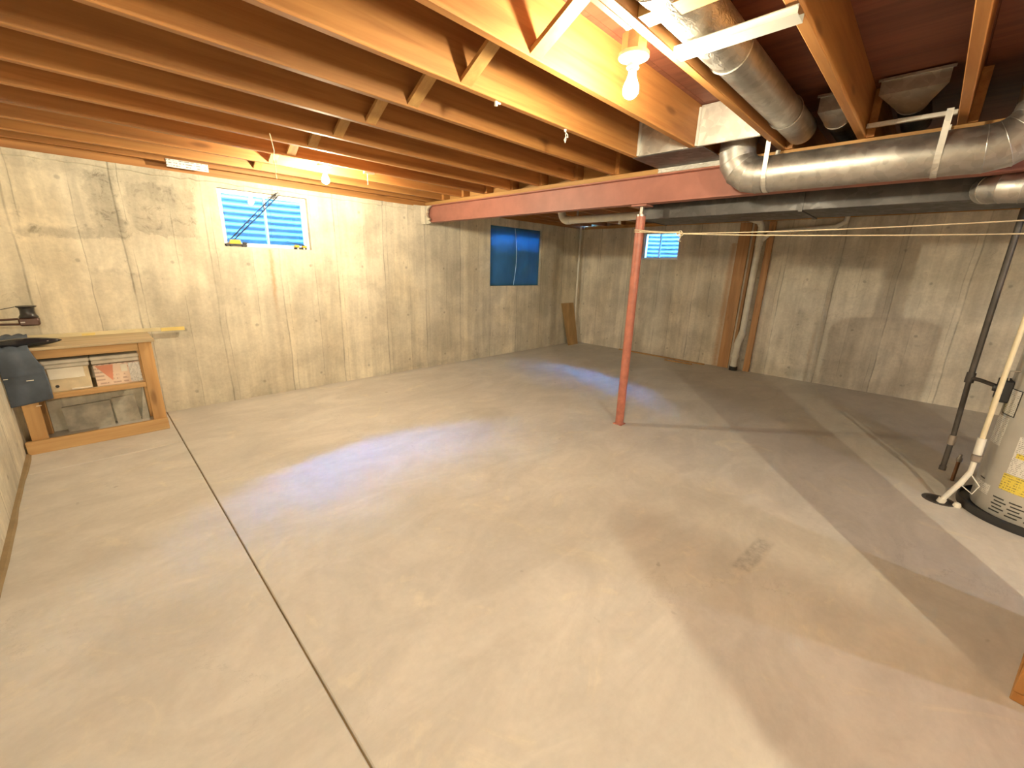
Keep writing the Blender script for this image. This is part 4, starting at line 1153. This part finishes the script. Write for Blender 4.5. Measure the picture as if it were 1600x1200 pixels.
Geo().tube([(px_, py_ - 0.01, 0.24), (px_ - 0.02, py_ - 0.06, 0.18), (px_ - 0.03, py_ - 0.04, 0.12), (px_ - 0.01, py_ + 0.01, 0.15), (px_, py_ - 0.004, 0.22)], 0.004, 6).out('drain_hose', M_PVC, dp, True)
o = Geo().lathe([(0.020, 0.0), (0.021, 0.012), (0.016, 0.026), (0.006, 0.031)], (3.83, -0.43, 0), 14).out('plastic_cap', M_PAPER, None, True)
tag(o, 'small white plastic cap on the floor by the heater base', 'cap')
# low metal valve stub behind the pipes
vs_ = thing('copper_stub', 'short copper stub with a steel valve behind the heater pipes', 'pipe', (4.32, -0.40, 0))
Geo().tube([(4.34, -0.42, 0.0), (4.34, -0.42, 0.16)], 0.011, 10).out('stub', M_COPPER, vs_, True)
Geo().lathe([(0.012, 0.155), (0.017, 0.162), (0.017, 0.185), (0.009, 0.195), (0.009, 0.215)], (4.34, -0.42, 0), 14).out('valve_body', M_STEEL, vs_, True)

# floor drain where the relief pipe ends
fdn = thing('floor_drain', 'dark round floor drain at the end of the white relief pipe', 'drain', (3.93, -0.355, 0))
Geo().lathe([(0.085, 0.0004), (0.085, 0.003), (0.066, 0.0035), (0.064, 0.0012)], (3.86, -0.345, 0), 32).out('rim', M_IRON, fdn, True)
Geo().lathe([(0.063, 0.0006), (0.063, 0.0018)], (3.86, -0.345, 0), 28).out('grate', M_BLACK, fdn)

# end of a framed partition at the right edge of the frame, not quite square to the room; unseen width chosen for its floor shadow
wp = thing('partition_end', 'orange fir end of a framed partition at the bottom right edge', 'partition', (2.4, -0.56, 0))
RP = Matrix.Translation((2.095, -0.515, 0)) @ Matrix.Rotation(math.radians(-11.5), 4, 'Z')
Geo().box(0, 0.64, -0.085, 0, 0.0, 0.038, 0.003, m=RP).out('bottom_plate', M_POST, wp)
Geo().box(0, 0.64, -0.085, 0, ZJ - 0.04, ZJ - 0.002, 0.003, m=RP).out('top_plate', M_POST, wp)
for x0 in (0.0, 0.30, 0.602): Geo().box(x0, x0 + 0.038, -0.085, -0.0005, 0.0385, ZJ - 0.041, 0.003, m=RP).out('stud', M_POST, wp)
Geo().box(0.0, 0.64, -0.098, -0.0855, 0.001, ZJ - 0.002, 0.001, m=RP).out('plywood_sheet', M_POST, wp)

SWH = 1.56
# unseen framed blocker, added behind the viewpoint to shade the floor at right
sw = thing('shadow_blocker', 'added chest-high framed fir blocker, unseen behind the viewpoint, shading the floor', 'partition', (0.40, -1.55, 0))
Geo().box(0.36, 0.445, -1.855, -1.385, 0.0, 0.038, 0.003).out('bottom_plate', M_POST, sw)
Geo().box(0.36, 0.445, -1.855, -1.385, SWH - 0.038, SWH, 0.003).out('cap_plate', M_POST, sw)
for y0 in (-1.855, -1.423): Geo().box(0.3605, 0.4445, y0, y0 + 0.038, 0.0385, SWH - 0.039, 0.003).out('stud', M_POST, sw)
Geo().box(0.347, 0.3595, -1.855, -1.385, 0.001, SWH, 0.001).out('plywood_sheet', M_POST, sw)
